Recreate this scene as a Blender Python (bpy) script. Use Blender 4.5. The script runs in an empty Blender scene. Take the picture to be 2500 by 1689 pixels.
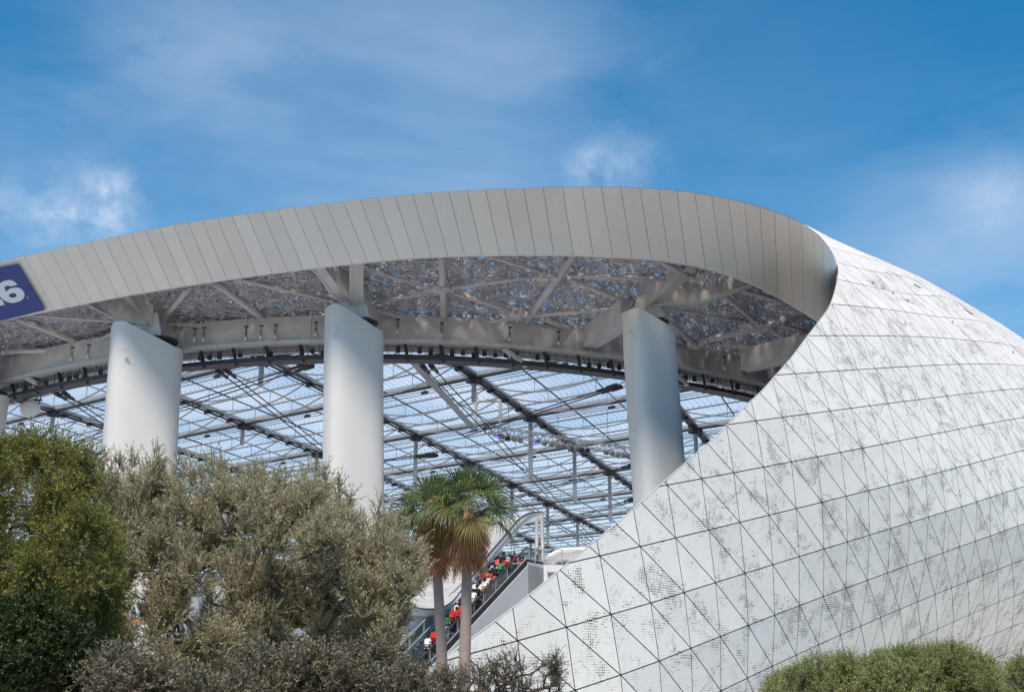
import bpy, math, random
import numpy as np
from mathutils import Vector, Matrix
R = math.radians
rng = np.random.default_rng(7)
random.seed(7)
scene = bpy.context.scene
COL = scene.collection
# ------------------------------------------------------------------ camera
F = 2900.0; PITCH = R(16.5); CAMZ = 1.7
cam = bpy.data.cameras.new('camera'); camo = bpy.data.objects.new('camera', cam); COL.objects.link(camo)
camo.location = (0, 0, CAMZ); camo.rotation_euler = (R(90) + PITCH, 0, 0)
cam.sensor_width = 36; cam.lens = 36 * F / 2500; cam.clip_end = 5000; cam.clip_start = 0.2
scene.camera = camo
# ------------------------------------------------------------------ sky
SUN_EL, SUN_AZ = R(60), R(190)      # azimuth of the sun measured clockwise from +Y
scene.view_settings.view_transform = 'Standard'; scene.view_settings.look = 'None'
scene.view_settings.exposure = 0.46; scene.view_settings.gamma = 1
w = bpy.data.worlds.new("World"); scene.world = w; w.use_nodes = True
nt = w.node_tree; nt.nodes.clear()
def N(nt, typ, **kw):
    n = nt.nodes.new(typ)
    for k, v in kw.items():
        if k.startswith('_'): n.inputs[k[1:]].default_value = v
        else: setattr(n, k, v)
    return n
def lk(nt, a, b): nt.links.new(a, b)
def math_n(nt, op, a, b=None, clamp=False):
    n = nt.nodes.new('ShaderNodeMath'); n.operation = op; n.use_clamp = clamp
    for i, v in enumerate((a, b)):
        if v is None: continue
        if isinstance(v, (int, float)): n.inputs[i].default_value = v
        else: nt.links.new(v, n.inputs[i])
    return n.outputs[0]
def mixc(nt, f, a, b, mode='MIX'):
    n = nt.nodes.new('ShaderNodeMix'); n.data_type = 'RGBA'; n.blend_type = mode
    for k, v in ((0, f), (6, a), (7, b)):
        if isinstance(v, (int, float)): n.inputs[k].default_value = v
        elif isinstance(v, tuple): n.inputs[k].default_value = v if len(v) == 4 else (*v, 1)
        else: nt.links.new(v, n.inputs[k])
    return n.outputs[2]
def maprange(nt, v, a, b, c=0., d=1., smooth=True):
    n = nt.nodes.new('ShaderNodeMapRange'); n.interpolation_type = 'SMOOTHSTEP' if smooth else 'LINEAR'
    nt.links.new(v, n.inputs[0])
    for i, q in enumerate((a, b, c, d)): n.inputs[1 + i].default_value = q
    return n.outputs[0]
cp, sp = math.cos(PITCH), math.sin(PITCH)
def ray(px, py):
    a = (px - 1250) / F; b = (844.5 - py) / F
    return np.array([a, cp - b * sp, sp + b * cp])
def PY(px, py, Y): r = ray(px, py); k = Y / r[1]; return np.array([r[0] * k, Y, CAMZ + r[2] * k])
def PZ(px, py, Z): r = ray(px, py); k = (Z - CAMZ) / r[2]; return np.array([r[0] * k, r[1] * k, Z])
D = 2500 / 2324
def proj(P):
    P = np.asarray(P, float); x = P[..., 0]; y = P[..., 1]; z = P[..., 2] - CAMZ; d = y * cp + z * sp
    return np.stack([1250 + F * x / d, 844.5 - F * (-y * sp + z * cp) / d], -1)

sky = N(nt, 'ShaderNodeTexSky'); sky.sky_type = 'NISHITA'; sky.sun_disc = False
sky.sun_elevation = SUN_EL; sky.sun_rotation = SUN_AZ; sky.altitude = 50; sky.air_density = 1.0; sky.dust_density = 0.15; sky.ozone_density = 3.0
tc = N(nt, 'ShaderNodeTexCoord')
def noise(nt, vec, scale, detail=6, rough=.55, dist=0., stretch=None, rot=None):
    if stretch:
        m = N(nt, 'ShaderNodeMapping'); m.inputs['Scale'].default_value = stretch
        if rot: m.inputs['Rotation'].default_value = rot
        lk(nt, vec, m.inputs[0]); vec = m.outputs[0]
    n = N(nt, 'ShaderNodeTexNoise', _Scale=scale, _Detail=detail, _Roughness=rough, _Distortion=dist)
    lk(nt, vec, n.inputs['Vector']); return n.outputs[0]
g = tc.outputs['Generated']
# thin high cloud: sheets of cirrus in the direction space of the sky, plus a few small cumulus puffs
n1 = noise(nt, g, 2.3, 7, .55, .6, (1.0, 1.6, 2.4), (0, R(25), R(20)))
n2 = noise(nt, g, 7.0, 8, .62, .3, (1.2, 1.0, 3.0), (0, R(-30), 0))
n3 = noise(nt, g, 34.0, 10, .62, .15)
sheet = maprange(nt, math_n(nt, 'ADD', math_n(nt, 'MULTIPLY', n1, .62), math_n(nt, 'MULTIPLY', n2, .38)), .42, .68)
def blob(px, py, rad, soft):
    d = ray(px, py); d = d / np.linalg.norm(d)
    v = N(nt, 'ShaderNodeVectorMath'); v.operation = 'DISTANCE'; lk(nt, g, v.inputs[0]); v.inputs[1].default_value = tuple(d)
    wob = math_n(nt, 'MULTIPLY', math_n(nt, 'SUBTRACT', n2, .5), rad * 2.2)
    dd = math_n(nt, 'ADD', v.outputs['Value'], wob)
    return maprange(nt, dd, rad * (1 + soft), rad * max(0., 1 - soft))
cov = None
for px, py, rad, soft, a in [(950, 200, .15, .9, .6), (1250, 60, .08, .9, .5), (600, 350, .16, .9, .5), (1280, 330, .07, .9, .32), (520, 60, .09, .9, .25),
                             (2500, 690, .095, .9, 1.0), (2430, 470, .03, .9, .5), (60, 640, .08, .9, .8), (1850, 330, .11, 1., .4), (1100, 480, .1, .9, .25), (30, 380, .05, .9, .2), (2150, 600, .05, .9, .25)]:
    b = math_n(nt, 'MULTIPLY', blob(px, py, rad, soft), a)
    cov = b if cov is None else math_n(nt, 'ADD', cov, b)
thin = math_n(nt, 'MULTIPLY', math_n(nt, 'ADD', math_n(nt, 'MULTIPLY', sheet, .8), .35), cov)
puff = None
for px, py, rad, a in [(200, 510, .026, .6), (285, 520, .02, .6), (140, 515, .016, .45), (285, 455, .012, .6), (1530, 385, .026, .34), (1455, 425, .018, .34), (1440, 400, .016, .25), (30, 510, .03, .35), (2430, 465, .022, .22)]:
    b = math_n(nt, 'MULTIPLY', blob(px, py, rad, .85), a)
    puff = b if puff is None else math_n(nt, 'ADD', puff, b)
puffd = math_n(nt, 'MULTIPLY', puff, maprange(nt, math_n(nt, 'ADD', math_n(nt, 'MULTIPLY', n3, .6), math_n(nt, 'MULTIPLY', n2, .4)), .34, .74))
alpha = math_n(nt, 'MINIMUM', math_n(nt, 'ADD', math_n(nt, 'MULTIPLY', thin, .36), math_n(nt, 'MULTIPLY', puffd, .95)), .8)
hs = N(nt, 'ShaderNodeHueSaturation'); hs.inputs['Saturation'].default_value = 1.38; hs.inputs['Hue'].default_value = .487; hs.inputs['Value'].default_value = .93; lk(nt, sky.outputs[0], hs.inputs['Color'])
skyc = mixc(nt, alpha, hs.outputs[0], (4.2, 4.9, 6.0))
bg = N(nt, 'ShaderNodeBackground', _Strength=0.12); lk(nt, skyc, bg.inputs[0])
wo = N(nt, 'ShaderNodeOutputWorld'); lk(nt, bg.outputs[0], wo.inputs[0])
sun = bpy.data.lights.new('sun', 'SUN'); suno = bpy.data.objects.new('sun', sun); COL.objects.link(suno)
sun.energy = 3.9; sun.angle = R(12.0); sun.color = (1, .875, .72)
sd = Vector((math.sin(SUN_AZ) * math.cos(SUN_EL), math.cos(SUN_AZ) * math.cos(SUN_EL), math.sin(SUN_EL)))
suno.rotation_euler = sd.to_track_quat('Z', 'Y').to_euler()

# ------------------------------------------------------------------ helpers
class MB:
    """collects geometry and links it as ONE mesh object"""
    def __init__(s): s.v = []; s.f = []; s.n = 0; s.mi = []; s.uv = None
    def add(s, V, Fs, mi=0):
        V = np.asarray(V, float).reshape(-1, 3)
        s.v.append(V)
        for f in Fs: s.f.append([i + s.n for i in f]); s.mi.append(mi)
        s.n += len(V)
    def addarr(s, V, Q, mi=0):           # V (n,3), Q (m,k)
        s.v.append(V.reshape(-1, 3)); s.f.append(Q + s.n); s.mi.append((mi, len(Q))); s.n += len(V.reshape(-1, 3))
    def tubes(s, A, B, r, n=6, r2=None, mi=0, cap=False):
        A = np.atleast_2d(np.asarray(A, float)); B = np.atleast_2d(np.asarray(B, float)); m = len(A)
        r = np.broadcast_to(np.asarray(r, float), (m,)); r2 = r if r2 is None else np.broadcast_to(np.asarray(r2, float), (m,))
        d = B - A; L = np.linalg.norm(d, axis=1, keepdims=True); d = d / np.maximum(L, 1e-9)
        up = np.where(np.abs(d[:, 2:3]) > .9, np.array([[1., 0, 0]]), np.array([[0, 0, 1.]]))
        x = np.cross(d, up); x /= np.linalg.norm(x, axis=1, keepdims=True); y = np.cross(x, d)
        an = np.arange(n) / n * 2 * np.pi + np.pi / n
        o = x[:, None] * np.cos(an)[None, :, None] + y[:, None] * np.sin(an)[None, :, None]
        V = np.concatenate([A[:, None] + o * r[:, None, None], B[:, None] + o * r2[:, None, None]], 1)
        k = np.arange(n); q = np.stack([k, (k + 1) % n, (k + 1) % n + n, k + n], 1)
        Q = (q[None] + (np.arange(m) * 2 * n)[:, None, None]).reshape(-1, 4)
        s.addarr(V, Q, mi)
        if cap:
            b = s.n - len(V.reshape(-1, 3))
            for i in range(m):
                s.f.append([b + i * 2 * n + j for j in range(n)]); s.mi.append(mi)
                s.f.append([b + i * 2 * n + n + j for j in range(n)][::-1]); s.mi.append(mi)
        return s
    def path(s, P, r, n=8, cap=True):
        P = np.asarray(P, float); r = np.broadcast_to(np.asarray(r, float), (len(P),))
        T = np.gradient(P, axis=0); T /= np.linalg.norm(T, axis=1, keepdims=True)
        V = []; up = np.array([0, 0, 1.]) if abs(T[0][2]) < .9 else np.array([1., 0, 0])
        x = np.cross(T[0], up); x /= np.linalg.norm(x)
        for p, t, rr in zip(P, T, r):
            x = x - t * np.dot(x, t); x /= np.linalg.norm(x); y = np.cross(t, x)
            for k in range(n):
                a = 2 * math.pi * k / n; V.append(p + (x * math.cos(a) + y * math.sin(a)) * rr)
        Fs = [[i * n + k, i * n + (k + 1) % n, (i + 1) * n + (k + 1) % n, (i + 1) * n + k] for i in range(len(P) - 1) for k in range(n)]
        if cap: Fs += [list(range(n))[::-1], [(len(P) - 1) * n + k for k in range(n)]]
        s.add(V, Fs); return s
    def bar(s, a, b, w, h, up=(0, 0, 1)):
        a = np.asarray(a, float); b = np.asarray(b, float); d = b - a; d /= np.linalg.norm(d)
        x = np.cross(d, up); x /= np.linalg.norm(x); y = np.cross(x, d)
        V = [p + x * sx * w / 2 + y * sy * h / 2 for p in (a, b) for sx, sy in ((-1, -1), (1, -1), (1, 1), (-1, 1))]
        s.add(V, [[3, 2, 1, 0], [4, 5, 6, 7], [0, 1, 5, 4], [1, 2, 6, 5], [2, 3, 7, 6], [3, 0, 4, 7]]); return s
    def box(s, c, sx, sy, sz, rz=0):
        c = np.asarray(c, float); ca, sa = math.cos(rz), math.sin(rz)
        V = [c + np.array([x * sx / 2 * ca - y * sy / 2 * sa, x * sx / 2 * sa + y * sy / 2 * ca, z * sz / 2]) for z in (-1, 1) for x, y in ((-1, -1), (1, -1), (1, 1), (-1, 1))]
        s.add(V, [[3, 2, 1, 0], [4, 5, 6, 7], [0, 1, 5, 4], [1, 2, 6, 5], [2, 3, 7, 6], [3, 0, 4, 7]]); return s
    def loft(s, rows, closed=False, mi=0):
        rows = np.asarray(rows, float); a, b = rows.shape[:2]; m = b if closed else b - 1
        i, k = np.meshgrid(np.arange(a - 1), np.arange(m), indexing='ij'); i = i.ravel(); k = k.ravel()
        s.addarr(rows.reshape(-1, 3), np.stack([i * b + k, i * b + (k + 1) % b, (i + 1) * b + (k + 1) % b, (i + 1) * b + k], 1), mi); return s
    def lathe(s, c, prof, n=20, axis=None):
        P = np.array([[(r * math.cos(2 * math.pi * k / n), r * math.sin(2 * math.pi * k / n), z) for k in range(n)] for r, z in prof])
        if axis is not None:
            M = np.array(Vector((0, 0, 1)).rotation_difference(Vector(axis)).to_matrix()); P = P @ M.T
        s.loft(P + np.asarray(c, float), True); return s
    def mesh(s, name, mats, smooth=False):
        V = np.concatenate(s.v) if s.v else np.zeros((0, 3)); me = bpy.data.meshes.new(name)
        loops = []; tot = []; mi = []
        for f, m in zip(s.f, s.mi):
            if isinstance(m, tuple): loops.append(f.ravel()); tot.append(np.full(len(f), f.shape[1])); mi.append(np.full(len(f), m[0]))
            else: loops.append(np.array(f)); tot.append(np.array([len(f)])); mi.append(np.array([m]))
        loops = np.concatenate(loops).astype(np.int32); tot = np.concatenate(tot).astype(np.int32); mi = np.concatenate(mi).astype(np.int32)
        me.vertices.add(len(V)); me.vertices.foreach_set('co', V.astype(np.float32).ravel())
        me.loops.add(len(loops)); me.loops.foreach_set('vertex_index', loops)
        me.polygons.add(len(tot)); me.polygons.foreach_set('loop_start', (np.cumsum(tot) - tot).astype(np.int32)); me.polygons.foreach_set('loop_total', tot)
        me.polygons.foreach_set('material_index', mi)
        me.polygons.foreach_set('use_smooth', np.full(len(tot), smooth))
        for m in (mats if isinstance(mats, (list, tuple)) else [mats]): me.materials.append(m)
        me.update(calc_edges=True); return me
    def build(s, name, mats, parent=None, smooth=False):
        me = s.mesh(name, mats, smooth); o = bpy.data.objects.new(name, me); COL.objects.link(o)
        if parent is not None:
            o.parent = parent; o.matrix_parent_inverse = parent_world(parent).inverted()
        return o
def parent_world(p):
    m = Matrix.LocRotScale(p.location, p.rotation_euler, p.scale)
    if p.parent: m = parent_world(p.parent) @ p.matrix_parent_inverse @ m
    return m
def tag(o, label=None, cat=None, group=None, kind=None):
    if label: o['label'] = label
    if cat: o['category'] = cat
    if group: o['group'] = group
    if kind: o['kind'] = kind
    return o
def empty(name, loc=(0, 0, 0), rz=0):
    o = bpy.data.objects.new(name, None); COL.objects.link(o); o.location = loc; o.rotation_euler = (0, 0, rz); o.empty_display_size = .3; return o
def copy_tree(o, parent=None):
    c = o.copy(); COL.objects.link(c)
    if parent is not None: c.parent = parent
    for ch in [x for x in list(COL.objects) if x.parent == o]: copy_tree(ch, c)
    return c
def mat(name, col, rough=.5, metal=0., var=.06, scale=1.5, spec=.5, bump=0., bscale=20., streak=None):
    m = bpy.data.materials.new(name); m.use_nodes = True; t = m.node_tree; b = t.nodes['Principled BSDF']
    b.inputs['Roughness'].default_value = rough; b.inputs['Metallic'].default_value = metal; b.inputs['Specular IOR Level'].default_value = spec
    tcn = N(t, 'ShaderNodeTexCoord')
    nz = noise(t, tcn.outputs['Object'], scale, 6, .6, 0, streak)
    f = maprange(t, nz, .3, .7, 1 - var, 1 + var, False)
    vm = N(t, 'ShaderNodeVectorMath'); vm.operation = 'SCALE'; vm.inputs[0].default_value = col[:3]; lk(t, f, vm.inputs['Scale'])
    lk(t, vm.outputs[0], b.inputs['Base Color'])
    if bump:
        nb = noise(t, tcn.outputs['Object'], bscale, 5, .6); bn = N(t, 'ShaderNodeBump', _Strength=bump, _Distance=.05); lk(t, nb, bn.inputs['Height']); lk(t, bn.outputs[0], b.inputs['Normal'])
    return m
M_white = mat('white_paint', (.74, .75, .77), .35, var=.03, scale=.3)
M_colm = mat('column_paint', (.62, .605, .60), .6, var=.03, scale=.25, streak=(1, 1, .15))
M_fascia = mat('fascia_paint', (.72, .68, .665), .45, var=.035, scale=.15)
M_steel = mat('steel_grey', (.54, .545, .59), .5, var=.08, scale=.5)
M_lace = mat('lace_steel', (.49, .50, .545), .5, var=.15, scale=.7)
M_gird = mat('girder_grey', (.34, .36, .39), .45, var=.08)
M_dark = mat('dark_steel', (.035, .038, .05), .5, var=.2)
M_cable = mat('cable_black', (.018, .018, .024), .5)
M_back = mat('shell_backing', (.05, .045, .045), .8)
M_glassd = mat('dark_glass', (.03, .04, .06), .12)
M_concrete = mat('concrete', (.52, .52, .52), .7, var=.08)
M_blue = mat('banner_blue', (.025, .045, .22), .55, var=.08, scale=.4)
M_bwhite = mat('banner_white', (.62, .68, .80), .55, var=.02)
M_silver = mat('silver_metal', (.55, .56, .57), .3, .6)

t = M_fascia.node_tree; b_ = t.nodes['Principled BSDF']; src_ = b_.inputs['Base Color'].links[0].from_socket; g_ = N(t, 'ShaderNodeNewGeometry'); v_ = N(t, 'ShaderNodeVectorMath'); v_.operation = 'SCALE'
lk(t, src_, v_.inputs[0]); lk(t, maprange(t, g_.outputs['Random Per Island'], 0, 1, .96, 1.04, False), v_.inputs['Scale']); lk(t, v_.outputs[0], b_.inputs['Base Color'])
PAR=[5.27846, 0.76336, 0.00629, -0.00021, 3.4596, 6.49916, 0.81063, 3.37953, -0.10227, 0.04593, 0.02218, -0.01986, 0.18853, 0.2375, 0.3645, 0.67458, 0.79261, 0.0668, -0.06943, -0.20739, -0.00363]
CS=[0.1663, 1.0455, 0.7024, -0.2272, -0.1777, 0.2685, -1.1138, 0.0679, 0.1747, -0.7606, -0.5083, -0.0632, -0.13, 0.359, 0.2126]
CA=[0.2217, 0.4268, -1.025, 0.1047, 0.3036, 0.559, -1.0272, 0.0074, 0.2254, -0.1928, -0.256, 0.0537, -0.2548, 0.2127, 0.113]
# ------------------------------------------------------------------ ground
grd = MB(); gx = np.linspace(-900, 900, 61); gy = np.linspace(-60, 1500, 61)
grd.loft([[(x, y, .0) for x in gx] for y in gy]); M_ground = mat('ground_soil', (.12, .105, .08), .9, var=.3, scale=.4, bump=.3)
tag(grd.build('ground', M_ground), kind='structure')
pl = MB(); pl.loft([[(-160, 56, .15), (140, 56, .15)], [(-160, 420, .15), (140, 420, .15)]]); pl.loft([[(-160, 56, .004), (140, 56, .004)], [(-160, 56, .15), (140, 56, .15)]])
tag(pl.build('plaza', mat('plaza_paving', (.46, .45, .43), .8, var=.1)), kind='structure')

# ------------------------------------------------------------------ stadium
stad = empty('stadium', (0, 100, 0))
tag(stad, 'white stadium with swooping perforated metal shell, huge canopy on columns and translucent roof', 'stadium')
# shell surface S(s, a): s runs along the plan curve, a is the arc length up the section
X0, ph0, ph1, ph2, wS, a11, rise, hS = PAR[:8]; AK = np.array([0, 6, 12, 18, 24, 30, 36, 42, 48.])
sg = np.linspace(-12, 34, 185); phg = ph0 + ph1 * sg + ph2 * sg ** 2
_dx = np.cos(phg) * wS; _dy = np.sin(phg) * wS
cxg = np.concatenate([[0], np.cumsum((_dx[1:] + _dx[:-1]) / 8)]); cyg = np.concatenate([[0], np.cumsum((_dy[1:] + _dy[:-1]) / 8)])
cxg += X0 - np.interp(0, sg, cxg); cyg += 70 - np.interp(0, sg, cyg)
ag = np.linspace(0, 72, 289); tg = np.convolve(np.pad(np.interp(ag, AK, PAR[8:17]), 12, mode='edge'), np.ones(25) / 25, 'valid')
zg = np.concatenate([[0], np.cumsum(np.cos(tg)[1:] * .25)]); dg = np.concatenate([[0], np.cumsum(np.sin(tg)[1:] * .25)]); dg -= np.interp(18, ag, dg)
def G(s, a):
    bx = np.interp(s, sg, cxg); by = np.interp(s, sg, cyg); hp = np.interp(s, sg, phg); z = np.interp(a, ag, zg) + 1.7 * np.exp(-((s - 22) / 6.5) ** 2) * np.clip((np.asarray(a) - 38) / 9, 0, 1) ** 2; d = np.interp(a, ag, dg) + np.clip(.075 * np.maximum(s - 1, 0), 0, 1.3) * 10 * np.clip(1 - np.asarray(a) / 21, 0, 1) ** 2
    return np.stack([bx - np.sin(hp) * d, by + np.cos(hp) * d, z + 0 * bx], -1)
def node(j, t):
    u = 11 - t; x = (j - 10) / 12; y = (t - 9) / 6
    b = np.array([x ** m * y ** n for m in range(5) for n in range(5 - m)])
    far = max(0, abs(j - 10) - 13) / 6 + max(0, abs(t - 9) - 6) / 4; k = max(0., 1 - far)
    s = j + PAR[17] * u + PAR[18] * u * u / 10 + k * b @ np.array(CS)
    a = a11 + hS * u + rise * j + PAR[19] * (j / 10 - 1) ** 2 + PAR[20] * u * (j / 10 - 1) + k * b @ np.array(CA)
    return np.array([s, a])
EDGE = np.array([(-5.6, .0), (-3.34, 3.94), (-3.02, 4.6), (-2.43, 5.75), (-1.69, 7.28), (-.86, 9.09), (-.02, 10.88), (.88, 12.83), (1.76, 14.85), (2.47, 16.46), (3.64, 19.11), (4.43, 21.14), (5.26, 22.92), (5.86, 24.39), (6.81, 26.62), (7.83, 29.22), (8.85, 31.71), (9.76, 33.97), (10.88, 37.34), (12.38, 41.88)])
EDX = np.vstack([EDGE, [(13.25, 44.78), (13.86, 47.05), (14.38, 49.42), (15.0, 52.04), (15.17, 53.42), (15.27, 54.53), (15.9, 58), (16.6, 66)]])
EDX[19] = (12.43, 42.03)
SKY = np.array([(1900, 520), (1947, 540), (1979, 555), (2011, 572), (2043, 588), (2095, 611), (2151, 634), (2195, 653), (2237, 671), (2285, 697), (2334, 725), (2375, 749), (2420, 776), (2460, 801), (2500, 828), (2700, 990)])
def ftop(q): p_ = proj(G(q[0], q[1])); return p_[1] - np.interp(p_[0], SKY[:, 0], SKY[:, 1])
def fedge(q): return q[0] - np.interp(q[1], EDX[:, 1], EDX[:, 0])
def clipf(poly, f):
    out = []; v = [f(p) for p in poly]
    for i in range(len(poly)):
        j = (i + 1) % len(poly)
        if v[i] >= 0: out.append(poly[i])
        if (v[i] >= 0) != (v[j] >= 0): t = v[i] / (v[i] - v[j]); out.append(poly[i] + (poly[j] - poly[i]) * t)
    return out
def newell(W): return sum(np.cross(W[k] - W[0], W[(k + 1) % len(W)] - W[0]) for k in range(len(W)))
panels = MB(); back = MB(); puv = []
nodes = {(j, t): node(j, t) for j in range(-8, 34) for t in range(-8, 19)}
for j in range(-8, 33):
    for t in range(-8, 18):
        n00, n10, n01, n11 = nodes[j, t], nodes[j + 1, t], nodes[j, t + 1], nodes[j + 1, t + 1]
        for tri in ((n00, n01, n11), (n00, n11, n10)):
            poly = []
            for k in range(3):
                for m in range(4): poly.append(tri[k] + (tri[(k + 1) % 3] - tri[k]) * m / 4)
            for f in (fedge, lambda q: q[1] - .15, lambda q: 66 - q[1], ftop):
                if poly: poly = clipf(poly, f)
            if len(poly) < 3: continue
            # drop collinear points
            pp = [p for k, p in enumerate(poly) if abs(np.cross(p - poly[k - 1], poly[(k + 1) % len(poly)] - p)) > 1e-4]
            if len(pp) < 3: continue
            pp = np.array(pp); W = G(pp[:, 0], pp[:, 1]); c = W.mean(0)
            nrm = newell(W); ln = np.linalg.norm(nrm)
            if ln < 1e-3: continue
            nrm /= ln
            # inset each edge by 3 cm
            n_ = len(W); ins = []
            for k in range(n_):
                e1 = W[k] - W[k - 1]; e2 = W[(k + 1) % n_] - W[k]; e1 /= np.linalg.norm(e1) + 1e-9; e2 /= np.linalg.norm(e2) + 1e-9
                bis = e2 - e1; l = np.linalg.norm(bis); s_ = np.linalg.norm(np.cross(e1, e2))
                ins.append(W[k] + (bis / max(l, 1e-6)) * min(.033 * l / max(s_, .2), .4) if s_ > .02 else W[k])
            ins = np.array(ins)
            if np.dot(newell(ins), nrm) <= 0: continue
            hp = np.interp(c[0] * 0 + pp[:, 0].mean(), sg, phg); outw = np.array([math.sin(hp), -math.cos(hp), .2])
            if np.dot(nrm, outw) < 0: nrm = -nrm
            lo = ins - nrm * .07
            m = len(ins); Fs = [list(range(m))] + [[k, k + m, (k + 1) % m + m, (k + 1) % m] for k in range(m)]
            panels.add(np.vstack([ins, lo]), Fs[:1]); s0_ = panels.n - 2 * m
            for f_ in Fs[1:]: panels.f.append([i_ + s0_ for i_ in f_]); panels.mi.append(1)
            uvp = np.stack([pp[:, 0] * wS, pp[:, 1]], 1)
            puv.append(uvp); [puv.append(uvp[[k, k, (k + 1) % m, (k + 1) % m]]) for k in range(m)]
M_skin = bpy.data.materials.new('perforated_panels'); M_skin.use_nodes = True
def skin(m):
    t = m.node_tree; b = t.nodes['Principled BSDF']; b.inputs['Roughness'].default_value = .42; b.inputs['Specular IOR Level'].default_value = .45
    uv = N(t, 'ShaderNodeUVMap'); uv.uv_map = 'UVMap'
    sp_ = N(t, 'ShaderNodeSeparateXYZ'); lk(t, uv.outputs[0], sp_.inputs[0])
    P = .15
    def cell(o):
        k = math_n(t, 'DIVIDE', o, P); fl = math_n(t, 'FLOOR', k); return math_n(t, 'SUBTRACT', math_n(t, 'SUBTRACT', k, fl), .5), math_n(t, 'MULTIPLY', fl, P)
    fx, cx = cell(sp_.outputs[0]); fy, cy = cell(sp_.outputs[1])
    cb = N(t, 'ShaderNodeCombineXYZ'); lk(t, cx, cb.inputs[0]); lk(t, cy, cb.inputs[1])
    big = noise(t, cb.outputs[0], .30, 5, .62, 1.2, (1, 1.25, 1)); mid = noise(t, cb.outputs[0], 1.6, 3, .6, .6, (.7, 1.3, 1)); fine = noise(t, cb.outputs[0], 11., 1, .5, 0, (.35, 1.3, 1))
    dens = math_n(t, 'ADD', math_n(t, 'ADD', math_n(t, 'MULTIPLY', big, 1.05), math_n(t, 'MULTIPLY', mid, .3)), math_n(t, 'MULTIPLY', fine, .42))
    # fewer holes next to the free edge
    dens = math_n(t, 'SUBTRACT', dens, maprange(t, math_n(t, 'SUBTRACT', sp_.outputs[0], math_n(t, 'MULTIPLY', sp_.outputs[1], 1.45)), -24, -8, .16, 0))
    rad = maprange(t, dens, .83, 1.04, 0.0, .38, False)
    r2 = math_n(t, 'SQRT', math_n(t, 'ADD', math_n(t, 'MULTIPLY', fx, fx), math_n(t, 'MULTIPLY', fy, fy)))
    hole = math_n(t, 'LESS_THAN', r2, rad)
    geo = N(t, 'ShaderNodeNewGeometry')
    pv = maprange(t, geo.outputs['Random Per Island'], 0, 1, .955, 1.03, False)
    soft = maprange(t, noise(t, uv.outputs[0], .6, 6, .7, .5, (1, .5, 1)), .3, .75, .96, 1.03)
    # weather stains near the foot
    st = noise(t, uv.outputs[0], 1.3, 8, .75, 2., (1, .6, 1)); low = maprange(t, sp_.outputs[1], 9., 1.5, 0, 1)
    stn = math_n(t, 'MULTIPLY', maprange(t, st, .52, .60, 0, .22), low)
    v = N(t, 'ShaderNodeVectorMath'); v.operation = 'SCALE'; v.inputs[0].default_value = (.83, .79, .75); lk(t, math_n(t, 'MULTIPLY', pv, soft), v.inputs['Scale'])
    c1 = mixc(t, stn, v.outputs[0], (.35, .34, .33)); c2 = mixc(t, hole, c1, (.13, .122, .112)); lk(t, c2, b.inputs['Base Color'])
    lk(t, maprange(t, hole, 0, 1, .42, .9), b.inputs['Roughness'])
skin(M_skin)
shell = panels.build('shell', [M_skin, M_back], stad)
ul = shell.data.uv_layers.new(name='UVMap'); ul.data.foreach_set('uv', np.concatenate(puv).astype(np.float32).ravel())
# dark liner behind the open joints
ss = np.linspace(0, 1, 90); rows = []
for a in np.concatenate([np.linspace(.1, 42, 110), np.linspace(42.3, 65, 60)]):
    s0 = np.interp(a, EDX[:, 1], EDX[:, 0]) + .06; s = s0 + (31.5 - s0) * ss; P = G(s, np.full_like(s, a)); Q1 = G(s + .05, np.full_like(s, a)); Q2 = G(s, np.full_like(s, a) + .1)
    n_ = np.cross(Q1 - P, Q2 - P); n_ /= np.linalg.norm(n_, axis=1, keepdims=True); rows.append(P - n_ * (.13 + .3 * max(0, 1 - a / 22)))
rows = np.array(rows); pr_ = proj(rows); okp = pr_[..., 1] > np.interp(pr_[..., 0], SKY[:, 0], SKY[:, 1]) + 4
_i, _k = np.meshgrid(np.arange(rows.shape[0] - 1), np.arange(rows.shape[1] - 1), indexing='ij'); okq = okp[:-1, :-1] & okp[1:, :-1] & okp[:-1, 1:] & okp[1:, 1:]; _i, _k = _i[okq], _k[okq]; nb_ = rows.shape[1]
back.addarr(rows.reshape(-1, 3), np.stack([_i * nb_ + _k, _i * nb_ + _k + 1, (_i + 1) * nb_ + _k + 1, (_i + 1) * nb_ + _k], 1)); back.build('shell_liner', M_back, shell, True)

# ---- fascia: rim A (top) and B (bottom)
topx = np.array([(0, 594), (57, 580), (200, 550), (400, 510), (600, 480), (800, 455), (1000, 436), (1200, 427), (1350, 424), (1500, 430), (1600, 442), (1700, 463), (1780, 489), (1835, 515), (1870, 545), (1893, 582), (1899, 603)]) * D
botx = np.array([(0, 727), (110, 705), (300, 668), (600, 622), (900, 588), (1050, 580), (1250, 578), (1400, 583), (1500, 590), (1600, 607), (1700, 640), (1780, 680), (1850, 722), (1882, 745), (1915, 772), (1955, 808)]) * D
zA = lambda x: 41.6 - .8 * np.clip((x - 1950) / 95, 0, 1)
A3 = np.array([PZ(x, y, 42.0 - 1.2 * max(0, min(1, (x - 1800) / 245))) for x, y in topx])
ZB = 37.6
B3 = np.array([PZ(x, y, ZB - 4.6 * max(0, min(1, (x - 1930) / 170))) for x, y in botx])
def extend(P, n, step, k):                  # carry the plan curve on beyond the frame with the same curvature
    P = list(P); d = P[0] - P[1]; d /= np.linalg.norm(d)
    for i in range(n):
        ang = k; c_, s_ = math.cos(ang), math.sin(ang); d = np.array([d[0] * c_ - d[1] * s_, d[0] * s_ + d[1] * c_, 0]); P.insert(0, P[0] + d * step)
    return np.array(P)
A3 = extend(A3, 8, 5, -.03)
B3 = extend(B3, 8, 5, -.03)
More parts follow.
